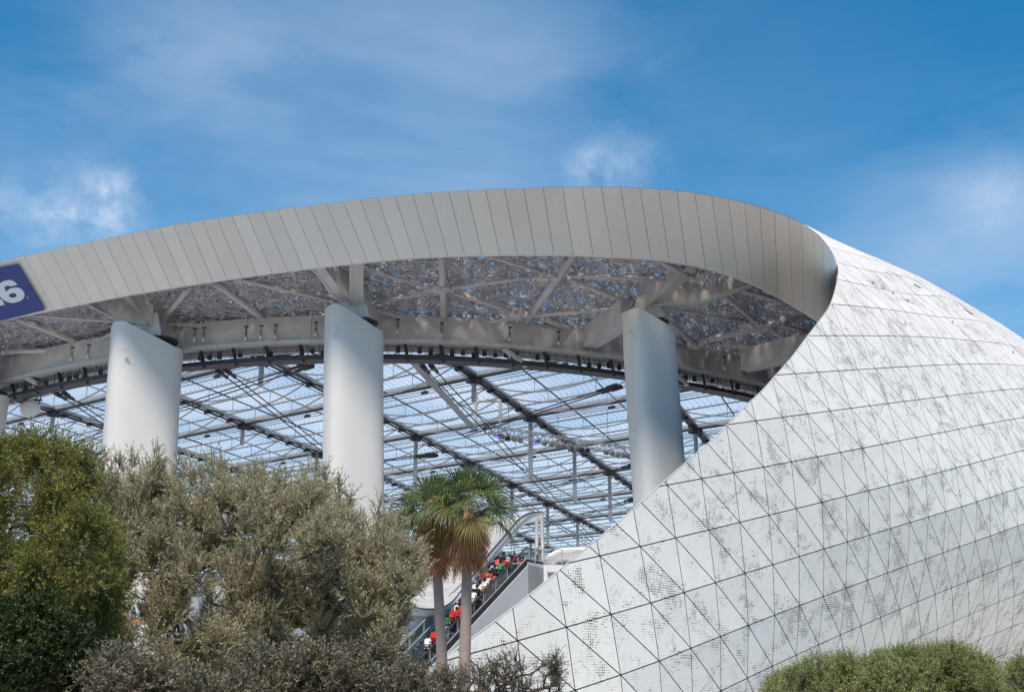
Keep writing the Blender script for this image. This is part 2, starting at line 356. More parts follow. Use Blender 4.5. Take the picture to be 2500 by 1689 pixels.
def smooth_curve(P, n=400, k=7):
    L = np.concatenate([[0], np.cumsum(np.linalg.norm(np.diff(P, axis=0), axis=1))]); u = np.linspace(0, L[-1], n)
    # Catmull-Rom through the points
    out = []
    for x in u:
        i = min(np.searchsorted(L, x, 'right') - 1, len(P) - 2); h = L[i + 1] - L[i]; t = (x - L[i]) / h
        m0 = (P[i + 1] - P[max(i - 1, 0)]) / (L[i + 1] - L[max(i - 1, 0)]) * h; j = min(i + 2, len(P) - 1); m1 = (P[j] - P[i]) / (L[j] - L[i]) * h
        out.append((2 * t ** 3 - 3 * t ** 2 + 1) * P[i] + (t ** 3 - 2 * t ** 2 + t) * m0 + (-2 * t ** 3 + 3 * t ** 2) * P[i + 1] + (t ** 3 - t ** 2) * m1)
    out = np.array(out)
    for _ in range(k): out[1:-1] = (out[:-2] + 2 * out[1:-1] + out[2:]) / 4
    return out
edge3 = G(EDGE[::-1, 0], EDGE[::-1, 1])     # from the tip down to the ground
A3s = smooth_curve(A3, 500, 30)
A3s = np.vstack([A3s[:-3], smooth_curve(np.vstack([A3s[-4:-3], edge3[0:1], edge3[1:2], edge3[2:]]), 160, 6)[2:]])
B3s = smooth_curve(B3, 500, 25)
LA = np.concatenate([[0], np.cumsum(np.linalg.norm(np.diff(A3s, axis=0), axis=1))]); LB = np.concatenate([[0], np.cumsum(np.linalg.norm(np.diff(B3s, axis=0), axis=1))])
pa = proj(A3s); pb = proj(B3s)
itip = int(np.argmax(np.where(pa[:, 1] < 800, pa[:, 0], 0)))
def LAx(x): i = np.arange(itip + 1); return np.interp(x, pa[i, 0], LA[i])
def LBx(x): return np.interp(x, pb[:, 0], LB)
pairs = [(58, 131), (250, 317), (445, 505), (796, 860), (1075, 1115), (1331, 1357), (1652, 1675), (1818, 1836), (1912, 1926), (1974, 1981), (2007, 2010), (2034, 2040)]
PA = [0] + [LAx(a) for a, b in pairs]; PB = [max(0, LBx(131) - (LAx(58)))] + [LBx(b) for a, b in pairs]
off0 = LBx(131) - LAx(58)
nin = np.array([-.69, .72, 0]); tin = np.array([.72, .69, 0])
LendA = LA[-1]; LT = LA[itip]
def Apt(l): return np.array([np.interp(l, LA, A3s[:, k]) for k in range(3)])
def Bpt(l):
    if l <= PA[-1]: return np.array([np.interp(np.interp(l, PA, PB), LB, B3s[:, k]) for k in range(3)])
    b0 = np.array([np.interp(PB[-1], LB, B3s[:, k]) for k in range(3)]); bE = B3s[-1]
    a = Apt(l); low = a + nin * 1.0 + tin * 1.3 + np.array([0, 0, -.35])
    l1 = PA[-1]
    if l < LT: return b0 + (bE - b0) * ((l - l1) / (LT - l1))
    T_ = (bE - b0) / np.linalg.norm(bE - b0); q = bE + (T_ + np.array([.35, .1, 0])) * (l - LT) * .8
    k = min(max((l - LT - 7) / 14, 0), 1); k = k * k * (3 - 2 * k); return q * (1 - k) + low * k
fas = MB(); fback = MB(); step = 0; l = .2; seams = [l]
while l < LendA - 1.5:
    x = proj(Apt(l))[0]
    if l < LT - 1:
        w_px = np.interp(x, [0, 400, 800, 1100, 1331, 1500, 1650, 1800, 1900, 1960, 2040], [31, 34, 40, 44, 47, 46, 43, 38, 33, 29, 14])
        dl = .2
        while abs(proj(Apt(l + dl))[0] - x) < w_px and dl < 2.6: dl += .05
        if x < 0: dl = 2.3
    else: dl = 2.6
    l += dl; seams.append(l)
seams.append(LendA)
for l0, l1 in zip(seams[:-1], seams[1:]):
    g_ = .016; q = np.linspace(l0 + g_, l1 - g_, 4)
    a = [Apt(x) for x in q]; b = [Bpt(x) for x in q]; a = np.array(a); b = np.array(b)
    fas.loft([a + (b - a) * v for v in (0, .2, .4, .6, .8, 1)])
    ab = (b - a); ab /= np.linalg.norm(ab, axis=1, keepdims=True); lip = np.array([-.1, .35, 0]) if l0 < LT - 6 else (nin * .25 + tin * .3)
    fas.loft([b, b + lip]); 
q = np.linspace(.2, LendA - .1, 420); a = np.array([Apt(x) for x in q]); b = np.array([Bpt(x) for x in q])
nn = np.cross(np.gradient(a, axis=0), b - a); nn /= np.linalg.norm(nn, axis=1, keepdims=True); nn *= np.sign(np.sum(nn * ((a + b) / 2 - [0, 0, CAMZ]), axis=1))[:, None]
nn = np.where((a[:, 2] < 40)[:, None] & (np.arange(len(a)) > 300)[:, None], nn * .45, nn); fback.loft([a + nn * .06, a * .5 + b * .5 + nn * .3, b + nn * .3])
fo = fas.build('fascia', M_fascia, stad, False); fback.build('fascia_liner', mat('joint_grey', (.16, .155, .15), .8), fo, True)
edg = MB(); edg.path(np.array([Apt(x) for x in np.linspace(LT + 1, LendA - .2, 120)]), .022, 6); edg.build('edge_trim', M_white, shell, True)

# ---- ring beam
ringpx = np.array([(20, 975), (130, 945), (270, 913), (445, 893), (700, 882), (934, 879), (1148, 881), (1300, 892), (1400, 903), (1520, 916), (1652, 934), (1842, 972)])
RG = np.array([PZ(x, y, 33.2) for x, y in ringpx]); cen = np.polyfit(RG[:, 0], RG[:, 1], 2)
def ringY(x): 
    x = np.asarray(x, float); y = np.polyval(cen, x); e = np.polyval(cen, 26) + np.polyval(np.polyder(cen), 26) * (x - 26) * 1.3; f = np.polyval(cen, -60) + np.polyval(np.polyder(cen), -60) * (x + 60) * 1.1
    return np.where(x > 26, e, np.where(x < -60, f, y))
rx = np.linspace(-110, 62, 110); ry = ringY(rx)
def ringsweep(mb, dy0, dy1, z0, z1, x0=-110, x1=62, n=110):
    x = np.linspace(x0, x1, n); y = ringY(x)
    sl = np.gradient(y, x); L = np.sqrt(1 + sl ** 2); nx, ny = -sl / L, 1 / L
    prof = [(dy0, z0), (dy1, z0), (dy1, z1), (dy0, z1)]
    mb.loft(np.stack([np.stack([x + nx * d, y + ny * d, np.full(n, z)], 1) for d, z in prof], 1), True)
M_ringb = mat('ring_beam_paint', (.46, .46, .50), .5, var=.06, scale=.4); rb = MB(); ringsweep(rb, -1.2, 2.6, 34.6, 37.25); ringsweep(rb, -1.55, -1.2, 34.45, 34.75); rbo = rb.build('ring_beam', M_ringb, stad)
cw = MB(); ringsweep(cw, -.1, 1.5, 33.15, 33.28); ringsweep(cw, -.12, -.04, 33.28, 33.55); ringsweep(cw, -.1, .0, 34.0, 34.06); ringsweep(cw, 1.5, 1.56, 33.8, 34.1); ringsweep(cw, .5, 1.6, 33.28, 33.75)
cwo = cw.build('catwalk', M_dark, rbo)
for x in np.arange(-66, 32, 1.1):
    y = float(ringY(x)); ps = MB(); ps.tubes([(x, y - .08, 33.2)], [(x, y - .08, 34.6)], .03, 4)
    if random.random() < .6: ps.tubes([(x, y - .1, 33.25)], [(x + random.uniform(-.9, .9), y - .2, 34.3 + random.random())], .03, 4)
    ps.build('railing_post', M_dark, rbo)
for x in np.arange(-66, 30, 1.05):
    if random.random() < .6:
        y = float(ringY(x)); m_ = MB(); m_.box((x + .3, y + .3 + random.random() * .4, 33.95 + random.random() * .3), .42, .35, .4 + random.random() * .25); m_.box((x + .3, y + .4, 34.5), .06, .06, .5); m_.build('floodlight_box', M_dark, rbo)
for i, x in enumerate(np.arange(-75, 40, 3.4)):
    y = float(ringY(x)); m_ = MB(); m_.bar((x, y - .35, 34.6), (x + .35, y + .2, 33.0), .16, .35); m_.build('catwalk_bracket', M_dark, rbo)
    if i % 5 == 2: m_ = MB(); m_.bar((x - .6, y - 1.0, 34.5), (x + 1.6, y + .9, 33.2), .5, .35); m_.build('strut_arm', M_steel, rbo)
for x in np.arange(-78, 50, 6.5):
    y = float(ringY(x)); m_ = MB(); m_.bar((x, y - 1.26, 34.7), (x, y - 1.26, 37.6), .12, .12, (0, 1, 0)); m_.build('stiffener', M_steel, rbo)

# ---- columns
def column(name_cx_top, cx_mid, ymid, wpx, Y, ztop, rz, slant, asp=.62):
    (cx, cy) = name_cx_top; T = PY(cx * D, cy * D, Y); M_ = PY(cx_mid * D, ymid * D, Y)
    k = (0 - T[2]) / (M_[2] - T[2]); Bt = T + (M_ - T) * k
    dep = T[1] * cp + (T[2] - CAMZ) * sp; W = wpx * D * dep / F
    # section: rounded box, long side W_ rotated by rz; find scale so that the seen width is W
    n = 64; th = np.arange(n) / n * 2 * np.pi; e = 2 / 3.4
    sx = np.sign(np.cos(th)) * abs(np.cos(th)) ** e; sy = np.sign(np.sin(th)) * abs(np.sin(th)) ** e * asp
    c_, s_ = math.cos(rz), math.sin(rz); X = sx * c_ - sy * s_; Yv = sx * s_ + sy * c_; sc = W / (X.max() - X.min()); X *= sc; Yv *= sc
    mb = MB(); rows = []
    for f in np.linspace(0, 1, 24):
        P = Bt + (T - Bt) * f; zz = np.full(n, P[2])
        if f == 1: zz = np.clip(T[2] + slant[0] + (-(X - X.min()) / W * slant[1] - (Yv - Yv.min()) / W * slant[2]), 0, T[2] + slant[0] - .9 * slant[1] * .0)
        if f > .9: pass
        rows.append(np.stack([P[0] + X, P[1] + Yv, zz], 1))
    top = rows[-1].copy(); fx = (X - X.min()) / W; top[:, 2] = T[2] + slant[0] - slant[1] * np.clip((fx - .28) / .6, 0, 1.1)
    rows = rows[:-2]; low = rows[-1].copy(); low[:, 2] = min(top[:, 2].min() - .6, low[0, 2] + 9)
    rows += [r_ for r_ in (low,) if r_[0, 2] > rows[-1][0, 2] + .1] + [top]
    ce = top.mean(0); inn = top.copy(); inn[:, :2] = ce[:2] + (top[:, :2] - ce[:2]) * .93
    mb.loft(rows, True); mb.loft([top, inn], True); lowi = inn.copy(); lowi[:, 2] = T[2] - 3; mb.loft([inn, lowi], True); mb.add(lowi, [list(range(n))])
    o = mb.build('column', M_colm, stad, True)
    b = MB(); b.lathe((T[0] + .14 * W, T[1] + .12 * W, T[2] - 1.1), [(0, 0), (.22 * W, 0), (.22 * W, .9), (.27 * W, .95), (.27 * W, 1.15), (.22 * W, 1.2), (0, 1.2)], 28)
    b.build('bearing', M_dark, o, True)
    h = MB(); q = PY((cx - .32 * wpx) * D, (cy + 22) * D, Y - W * .5); h.box(q + np.array([0, .1, 0]), .22, .22, .1); h.tubes([q + np.array([-.2, .1, -.1])], [q + np.array([.3, .05, -.1])], .06, 6, cap=True); h.build('camera_bracket', M_steel, o)
    return T, W
cols = []
cols.append(column((-62, 885), -84, 1040, 158, 123, 34, R(28), (.9, 1.4, .8)))
cols.append(column((334, 768), 315, 1060, 158, 109.5, 34, R(28), (.9, 1.75, .8)))
cols.append(column((803, 728), 802, 1060, 131, 102.5, 34, R(30), (.9, 1.65, .8)))
cols.append(column((1470, 728), 1491, 1020, 122, 104, 34, R(33), (.5, 1.1, .8)))

# ---- canopy tubes and box girders
def tpt(px, py, dz=0.):
    yb = np.interp(px, botx[:, 0], botx[:, 1]); yr = np.interp(px, ringpx[:, 0], ringpx[:, 1] - 105)
    f = np.clip((py - yb) / (yr - yb), -.2, 1); return PZ(px, py, 38.6 - 1.7 * f + dz)
tubes_px = [(46, 779, 221, 849, 2), (70, 770, 301, 786, 1), (217, 740, 315, 786, 2), (462, 702, 396, 782, 2), (526, 691, 683, 807, 2.4), (575, 680, 823, 737, 1.6),
 (424, 791, 627, 803, 1.6), (640, 806, 700, 790, 1.4), (0, 859, 175, 854, 2), (178, 852, 270, 835, 1.5), (854, 646, 1050, 702, 1.6), (1096, 702, 1320, 674, 1.5), (903, 744, 1047, 712, 1.4), (910, 754, 1064, 799, 1.5),
 (1078, 622, 1085, 803, 2.6), (1120, 719, 1261, 763, 1.5), (1177, 620, 1338, 667, 1.6), (1106, 800, 1250, 777, 1.4), (1403, 620, 1257, 822, 2.6), (1285, 772, 1532, 752, 1.4), (1317, 775, 1428, 818, 1.6), (1404, 673, 1669, 684, 1.7),
 (1395, 684, 1548, 743, 1.7), (1600, 632, 1693, 677, 2.0), (1631, 752, 1826, 785, 1.6), (1755, 711, 1851, 789, 1.9), (1793, 704, 1960, 745, 1.9), (1714, 833, 2000, 765, 2.6), (1615, 769, 1697, 839, 1.9), (1747, 839, 1960, 863, 1.7),
 (1880, 802, 1960, 852, 1.8), (1722, 847, 1813, 903, 1.8), (1644, 866, 1700, 843, 2.2), (1905, 792, 1990, 815, 1.7), (700, 812, 600, 870, 1.1), (330, 790, 240, 830, 1.5)]
for x0, y0, x1, y1, k in tubes_px:
    a = tpt(x0, y0, .1); b = tpt(x1, y1); r = .135 * k
    mb = MB(); mb.path([a, a + (b - a) * .5, b], r, 14, True)
    u = (b - a) / np.linalg.norm(b - a)
    for e, s_ in ((a, 1), (b, -1)):                      # welded end collars and gusset fins
        mb.path([e + u * s_ * .35, e + u * s_ * .62], r * 1.22, 14, True)
        mb.bar(e - u * s_ * .5, e + u * s_ * .5, .08, r * 2.0)
    mb.build('canopy_tube', M_steel, stad, True)
for px, py in [(1078, 706), (1085, 800), (1330, 674), (1262, 768), (683, 807), (224, 850), (1700, 842), (1828, 788), (1693, 678), (1430, 818), (1260, 820), (1813, 903)]:
    c = tpt(px, py); mb = MB(); mb.lathe(c + np.array([0, 0, -.45]), [(0, 0), (.42, .05), (.5, .25), (.5, .8), (.42, 1.0), (0, 1.0)], 14); mb.bar(c + [-1, 0, 0], c + [1, 0, 0], .5, .5); mb.bar(c + [-.6, .8, 0], c + [.6, -.8, 0], .5, .4)
    mb.build('canopy_node', M_steel, stad)
def boxgird(pts, w_, hs):
    mb = MB(); pts = [np.array(p) for p in pts]; rows = []
    for i, p in enumerate(pts):
        d = pts[min(i + 1, len(pts) - 1)] - pts[max(i - 1, 0)]; d[2] = 0; d /= np.linalg.norm(d); n_ = np.array([-d[1], d[0], 0]) * w_ / 2; h = hs[i]
        rows.append([p - n_, p + n_, p + n_ + [0, 0, h], p - n_ + [0, 0, h]])
    mb.loft(rows, True); mb.add(rows[0], [[0, 1, 2, 3]]); mb.add(rows[-1], [[3, 2, 1, 0]])
    for r0, r1 in zip(rows[:-1], rows[1:]):
        r0 = np.array(r0); r1 = np.array(r1); mb.bar(r0[0], r1[0], .25, .12); mb.bar(r0[1], r1[1], .25, .12)
    mb.build('box_girder', M_steel, stad)
for (T, W), fpx in zip(cols[:4], [(-120, 800), (215, 742), (775, 650), (1840, 694)]):
    top = T + np.array([0, .6, .9]); f3 = PZ(*fpx, 38.7)
    r_ = np.array([T[0] + (0 if fpx[0] > 1500 else 1.0), float(ringY(T[0])) - 1.2, 35.2])
    mid = (top + f3) / 2; mid[2] = 36.8
    boxgird([f3, mid, top + [0, -.4, .3], top + [0, 0, .3]], 1.3, [1.4, 2.0, 2.6, 2.6])
    boxgird([top, (top + r_) / 2, r_], 1.3, [2.6, 2.5, 2.2])
    boxgird([PZ(fpx[0] + 95 if fpx[0] < 1500 else 1690, (fpx[1] - 16) if fpx[0] < 1500 else 655, 38.7), top + [.2, -.5, .2]], 1.0, [1.2, 2.2])
    pc = MB(); n_ = 4; b0 = top + [0, 0, -.7]; pc.add([b0 + [-1.5, -1.1, 0], b0 + [1.5, -1.1, 0], b0 + [1.5, 1.1, 0], b0 + [-1.5, 1.1, 0], b0 + [-.8, -.7, 2.4], b0 + [.8, -.7, 2.4], b0 + [.8, .7, 2.4], b0 + [-.8, .7, 2.4]],
        [[3, 2, 1, 0], [4, 5, 6, 7], [0, 1, 5, 4], [1, 2, 6, 5], [2, 3, 7, 6], [3, 0, 4, 7]])
    pc.build('column_head', M_steel, stad)
boxgird([PZ(1437, 850, 35.2), PZ(1530, 795, 35.3)], 1.2, [2.2, 2.6]); boxgird([PZ(1817, 905, 34.9), PZ(1935, 880, 35.0), PZ(2040, 866, 35)], 1.3, [2.2, 2.4, 2.4])

# ---- canopy lace (space frame) and its cover
Oc = [np.array([Bpt(x)[0], max(Bpt(x)[1], Apt(x)[1]) + .5, 0]) for x in np.linspace(1, LT - 1, 70)]
inn_ = G(np.linspace(13.5, 27, 20), np.full(20, 37.5)); Oc += [p + nin * 2.5 for p in inn_]
Oc = np.array(Oc)[:, :2]; LO = np.concatenate([[0], np.cumsum(np.linalg.norm(np.diff(Oc, axis=0), axis=1))])
Ic = np.stack([rx, ry + 2.6], 1); Ic = Ic[(rx > Oc[0, 0] + 4)]; LI = np.concatenate([[0], np.cumsum(np.linalg.norm(np.diff(Ic, axis=0), axis=1))])
nu, nv = int(LO[-1] / 1.12), 20
uu = np.linspace(0, 1, nu)
O_ = np.stack([np.interp(uu * LO[-1], LO, Oc[:, k]) for k in (0, 1)], 1); I_ = np.stack([np.interp(uu * LI[-1], LI, Ic[:, k]) for k in (0, 1)], 1)
vv = np.linspace(0, 1, nv)[None, :, None]; base = O_[:, None] * (1 - vv) + I_[:, None] * vv
lay = []
for z, jz in ((39.25, .14), (39.95, .2), (40.7, .15)):
    q = np.concatenate([base + rng.normal(0, .22, base.shape), z - 1.9 * (vv + np.zeros((nu, nv, 1))) + rng.normal(0, jz, (nu, nv, 1))], 2); lay.append(q)
EA, EB = [], []
def ed(a, b, p): m = rng.random(len(a.reshape(-1, 3))) < p; EA.append(a.reshape(-1, 3)[m]); EB.append(b.reshape(-1, 3)[m])
for k, q in enumerate(lay):
    ed(q[1:], q[:-1], .8); ed(q[:, 1:], q[:, :-1], .8); ed(q[1:, 1:], q[:-1, :-1], .6); ed(q[1:, :-1], q[:-1, 1:], .4); ed(q[2:, 1:], q[:-2, :-1], .3)
    if k < 2:
        p = lay[k + 1]; ed(q, p, .7); ed(q[1:], p[:-1], .8); ed(q[:-1], p[1:], .8); ed(q[:, 1:], p[:, :-1], .8); ed(q[:, :-1], p[:, 1:], .8); ed(q[1:, 1:], p[:-1, :-1], .5)
EA = np.concatenate(EA); EB = np.concatenate(EB)
lc = MB(); lc.tubes(EA, EB, rng.uniform(.03, .062, len(EA)), 4)
lo_ = lc.build('canopy_lattice', M_lace, stad)
cvr = MB(); q = np.concatenate([base + [0, .4], 41.3 - 1.7 * (vv + np.zeros((nu, nv, 1)))], 2); q[:, 0, 2] = 41.2
for i in range(nu - 1):
    for k in range(nv - 1):
        for tri in (((i, k), (i + 1, k), (i + 1, k + 1)), ((i, k), (i + 1, k + 1), (i, k + 1))):
            if rng.random() < .62:
                T3 = np.array([q[a, b] for a, b in tri]); c = T3.mean(0); T3 = c + (T3 - c) * .9; cvr.add(T3, [[0, 1, 2]])
cvr.build('canopy_cover_panels', M_lace, lo_)
# solid gutter between rim and lattice
gt = MB(); q = np.linspace(.3, LT + 1, 200); a = np.array([Apt(x) for x in q]); b = np.array([Bpt(x) for x in q])
inv_ = a + (b - a) * .02; gt.loft([a + [0, 0, .0], np.stack([b[:, 0], b[:, 1] + 1.0, np.full(len(q), 41.4)], 1)]); gt.build('rim_gutter', M_steel, fo, True)
# roof skin carrying on from the top of the shell over the canopy end
rs = MB(); s_ = np.linspace(0, 1, 30); rows = []
al = np.linspace(54.5, 42.0, 30); tE = G(np.interp(al, EDX[:, 1], EDX[:, 0]), al); lx = LAx(1945)
aE = np.array([Apt(x) for x in np.linspace(lx, LT + .3, 30)]); tt = np.linspace(0, 1, 8)[:, None, None]; rs.loft(aE[None] * (1 - tt) + tE[None] * tt); rs.build('shell_crown', M_white, shell, True)

# ---- translucent interior roof
M_film = bpy.data.materials.new('translucent_film'); M_film.use_nodes = True
def film(m):
    t = m.node_tree; t.nodes.clear(); tr = N(t, 'ShaderNodeBsdfTransparent', _Color=(.86, .87, .89, 1)); tl = N(t, 'ShaderNodeBsdfTranslucent', _Color=(.70, .72, .76, 1)); df = N(t, 'ShaderNodeBsdfDiffuse', _Color=(.6, .65, .72, 1))
    tcn = N(t, 'ShaderNodeTexCoord'); nz = noise(t, tcn.outputs['Object'], .05, 4, .6)
    m1 = N(t, 'ShaderNodeMixShader'); lk(t, maprange(t, nz, .35, .65,   .38, .6), m1.inputs[0]); lk(t, tr.outputs[0], m1.inputs[1]); lk(t, tl.outputs[0], m1.inputs[2])
    m2 = N(t, 'ShaderNodeMixShader', _Fac=.08); lk(t, m1.outputs[0], m2.inputs[1]); lk(t, df.outputs[0], m2.inputs[2]); o = N(t, 'ShaderNodeOutputMaterial'); lk(t, m2.outputs[0], o.inputs[0])
film(M_film)
N1 = np.array([-4.5, 136.]); e1 = np.array([7., 21.]); e2 = np.array([16.5, -13.]); HZ = 38.0
def roofz(x, y): return HZ + .6 * math.sin((y - 120) / 200 * math.pi)
def lat(u, v, z=0.):
    p = N1 + u * e1 + v * e2; return np.array([p[0], p[1], roofz(p[0], p[1]) + z])
def inside(p): return p[1] > float(ringY(p[0])) + 1.6 and p[1] < 370 and -210 < p[0] < 62
fm = MB(); seam = MB()
for u in range(-6, 16):
    for v in range(-14, 14):
        if all(inside(lat(u + a, v + b)) for a in (.0, 1) for b in (0, 1)) or (inside(lat(u + .9, v + .1)) or inside(lat(u + .5, v + .5)) or inside(lat(u + .9, v + .9))):
            g_ = .012; P = [[lat(u + a, v + b, .55 + .5 * math.sin(math.pi * a) * math.sin(math.pi * b)) for b in np.linspace(g_, 1 - g_, 5)] for a in np.linspace(g_, 1 - g_, 5)]
            if min(p[1] - float(ringY(p[0])) for r_ in P for p in r_) < .2:
                P = [[p if p[1] > float(ringY(p[0])) + .8 else np.array([p[0], float(ringY(p[0])) + .8, p[2]]) for p in r_] for r_ in P]
            fm.loft(P)
            nse = 24 if u < 5 else 12
            for k in range(1, nse):
                b = k / nse; pp = [lat(u + a, v + b, .5 + .5 * math.sin(math.pi * a) * math.sin(math.pi * b)) for a in (0, .5, 1)]
                pp = [p for p in pp if inside(p)]
                if len(pp) > 1: seam.tubes(pp[:-1], pp[1:], .022 if u < 5 else .03, 3)
fmo = fm.build('roof_film', M_film, stad, True); seam.build('film_seams', M_gird, fmo)
def clipline(f, n=200, lo=-16, hi=18):
    t = np.linspace(lo, hi, n); ok = [inside(f(x)) for x in t]; 
    if not any(ok): return None
    i = [k for k, b in enumerate(ok) if b]; return t[i[0]], t[i[-1]]
nodesL = []
for v in range(-13, 9):            # dark main girders running away from the viewer
    c = clipline(lambda x: lat(x, v))
    if not c or c[1] - c[0] < .3: continue
    mb = MB(); md = MB(); t = np.arange(c[0], c[1], .25); t = np.append(t, c[1])
    for a, b in zip(t[:-1], t[1:]):
        A_, B_ = lat(a, v), lat(b, v); perp = np.array([e1[1], -e1[0], 0]) / np.linalg.norm(e1)
        mb.bar(A_ + [0, 0, .35], B_ + [0, 0, .35], .9, .35)
        for o_ in (-.42, 0, .42): md.tubes([A_ + perp * o_ + [0, 0, -.05 - .2 * (o_ == 0)]], [B_ + perp * o_ + [0, 0, -.05 - .2 * (o_ == 0)]], .13, 5)
        md.tubes([A_ + [0, 0, -.7]], [B_ + [0, 0, -.7]], .05, 4)
        md.box(A_ + [0, 0, -.2], 1.1, .5, .45, R(-18))
    g1 = mb.build('main_girder', M_gird, stad); md.build('girder_chord', M_dark, g1)
for u in range(-6, 13):            # cross girders
    c = clipline(lambda x: lat(u, x), 200, -16, 16)
    if not c or c[1] - c[0] < .3: continue
    mb = MB(); md = MB(); t = np.arange(math.floor(c[0]), c[1], .25); t = np.clip(t, c[0], c[1])
    perp = np.array([-e2[1], e2[0], 0]) / np.linalg.norm(e2)
    for a, b in zip(t[:-1], t[1:]):
        if b - a < .01: continue
        A_, B_ = lat(u, a), lat(u, b)
        mb.bar(A_ + [0, 0, .3], B_ + [0, 0, .3], .2, .6); md.bar(A_ + [0, 0, -.14], B_ + [0, 0, -.14], .45, .26)
        for o_ in (-.5, .5): md.tubes([A_ + perp * o_ + [0, 0, -.75]], [B_ + perp * o_ + [0, 0, -.75]], .05, 4)
        md.box((A_ + B_) / 2 + [0, 0, -.7], .5, .9, .3, R(38)) if abs((a * 4) % 4 - 2) < .1 else None
    g1 = mb.build('cross_girder', M_gird, stad); md.build('girder_chord', M_dark, g1)
bows = []
for u2 in range(-12, 26):          # purlins at half and quarter bays with a bowed strut under each bay
    for q, kk in ((.5, 0), (.25, 1), (.75, 1)):
        pass
for u in range(-6, 13):
    for q in (.25, .5, .75):
        c = clipline(lambda x: lat(u + q, x), 200, -16, 16)
        if not c or c[1] - c[0] < .3: continue
        mb = MB(); mb.tubes([lat(u + q, c[0], .25)], [lat(u + q, c[1], .25)], .13 if u < 6 else .12, 5)
        for x in np.arange(c[0], c[1], 1 / 24 if u < 3 else 1 / 12): p = lat(u + q, x, .25); mb.tubes([p], [p + [0, 0, .34]], .035, 3)
        mb.build('purlin', M_gird, stad)
        for v in range(-14, 9):
            a, b = lat(u + q, v), lat(u + q, v + 1)
            if inside(a) and inside(b):
                mb = MB(); x = np.linspace(0, 1, 13); P = np.array([lat(u + q, v + k, .2 - 2.0 * 4 * k * (1 - k)) for k in x]); mb.path(P, .10, 5, False)
                for k in (.33, .67): p = lat(u + q, v + k, .2); mb.tubes([p], [p + [0, 0, -2.0 * 4 * k * (1 - k)]], .05, 4)
                bows.append((np.linalg.norm(a), mb))
for v in range(-13, 9):
    for q in (.33, .67):
        c = clipline(lambda x: lat(x, v + q))
        if not c or c[1] - c[0] < .3: continue
        mb = MB(); t = np.arange(c[0], c[1], .5); t = np.append(t, c[1])
        for a, b in zip(t[:-1], t[1:]): mb.tubes([lat(a, v + q, .0)], [lat(b, v + q, .0)], .10, 4)
        mb.build('longitudinal_purlin', M_dark if q < .5 else M_gird, stad)
bows.sort(key=lambda x: x[0])
for d_, mb in bows[:90]: mb.build('bow_strut', M_gird, stad, True)
allb = MB()
for d_, mb in bows[90:]:
    for V in mb.v: pass
    n0 = allb.n; V = np.concatenate(mb.v); allb.v.append(V)
    for f, m in zip(mb.f, mb.mi): allb.f.append((f + n0) if isinstance(m, tuple) else [i + n0 for i in f]); allb.mi.append(m)
    allb.n += len(V)
tag(allb.build('bow_strut', M_gird, stad, True), kind='stuff')
for u in range(-4, 11):
    for v in range(-12, 8):
        p = lat(u, v)
        if not inside(p) or p[1] < 128: continue
        mb = MB(); md = MB(); mb.tubes([p], [p + [0, 0, -8.5 if u > 0 else -3]], .30, 10, cap=True)
        if len(nodesL) < 99: mo = mb.build('hanging_mast', M_gird, stad, True); md.box(p + [0, 0, -.4], 1.6, 1.3, .6, R(20)); md.lathe(p + [0, 0, -.9], [(0, 0), (.55, .1), (.5, .6), (0, .7)], 8); md.build('mast_clamp', M_dark, mo)
        nodesL.append(p)
# cable pairs
def cable(p0, p1, sag=.0, sep=.45, r=.07, clampfrac=(.03,)):
    p0 = np.array(p0); p1 = np.array(p1); d = p1 - p0; n_ = np.cross(d, [0, 0, 1.]); n_ /= np.linalg.norm(n_); mb = MB(); t = np.linspace(0, 1, 17)
    for s_ in (-1, 1):
        P = p0 + d * t[:, None]; P[:, 2] -= sag * 4 * t * (1 - t); mb.path(P + n_ * s_ * sep, r, 6, False)
    L = np.linalg.norm(d); u = d / L
    for s_ in (-1, 1):
        for cf in clampfrac:
            q = p0 + d * cf; mb.path([q + n_ * s_ * sep + u * k for k in (-1.2, -1, .2, .35, 1.5, 1.7)], [.1, .28, .28, .16, .2, .08], 8)
    mb.build('cable_pair', M_cable, stad, True)
cable(PZ(1025, 875, 34.2), PZ(1445, 1318, 29.5)); cable(PZ(528, 893, 34.2), PZ(1000, 1262, 29.5)); cable(PZ(130, 948, 34.2), PZ(660, 1300, 29.5)); cable(PZ(1505, 944, 34.2), PZ(1130, 1063, 32)); cable(PZ(752, 892, 34.2), PZ(380, 1012, 33))
cable(PZ(1560, 1133, 31), PZ(1120, 1250, 30)); cable(PZ(330, 1030, 33), PZ(0, 1150, 32)); cable(PZ(1060, 1110, 32), PZ(620, 1160, 31)); cable(PZ(1560, 1215, 30), PZ(1130, 1345, 29)); cable(PZ(1120, 1125, 32), PZ(1530, 1390, 29)); cable(PZ(940, 1290, 30), PZ(540, 1250, 30))
mb = MB(); mb.bar(PZ(1006, 880, 36.2), PZ(1160, 1050, 37), .75, .3); mb.build('tie_beam', M_gird, stad)
# camera drum, hoop frame
mb = MB(); c = PZ(1162, 985, 36.5); w_ = 1.3
mb.path([c + [0, 0, 1.5], c + [0, 0, -2.2]], .22, 10); mb.path([c + [.0, 0, .0], c + [.5, 0, .35], c + [2.9, 0, .35], c + [3.0, 0, 0], c + [3.0, 0, -3]], .22, 8); mb.bar(c + [3.0, -.2, -.2], c + [3.0, -.2, -2.8], .5, .35); mb.build('speaker_hoop', M_white, stad)

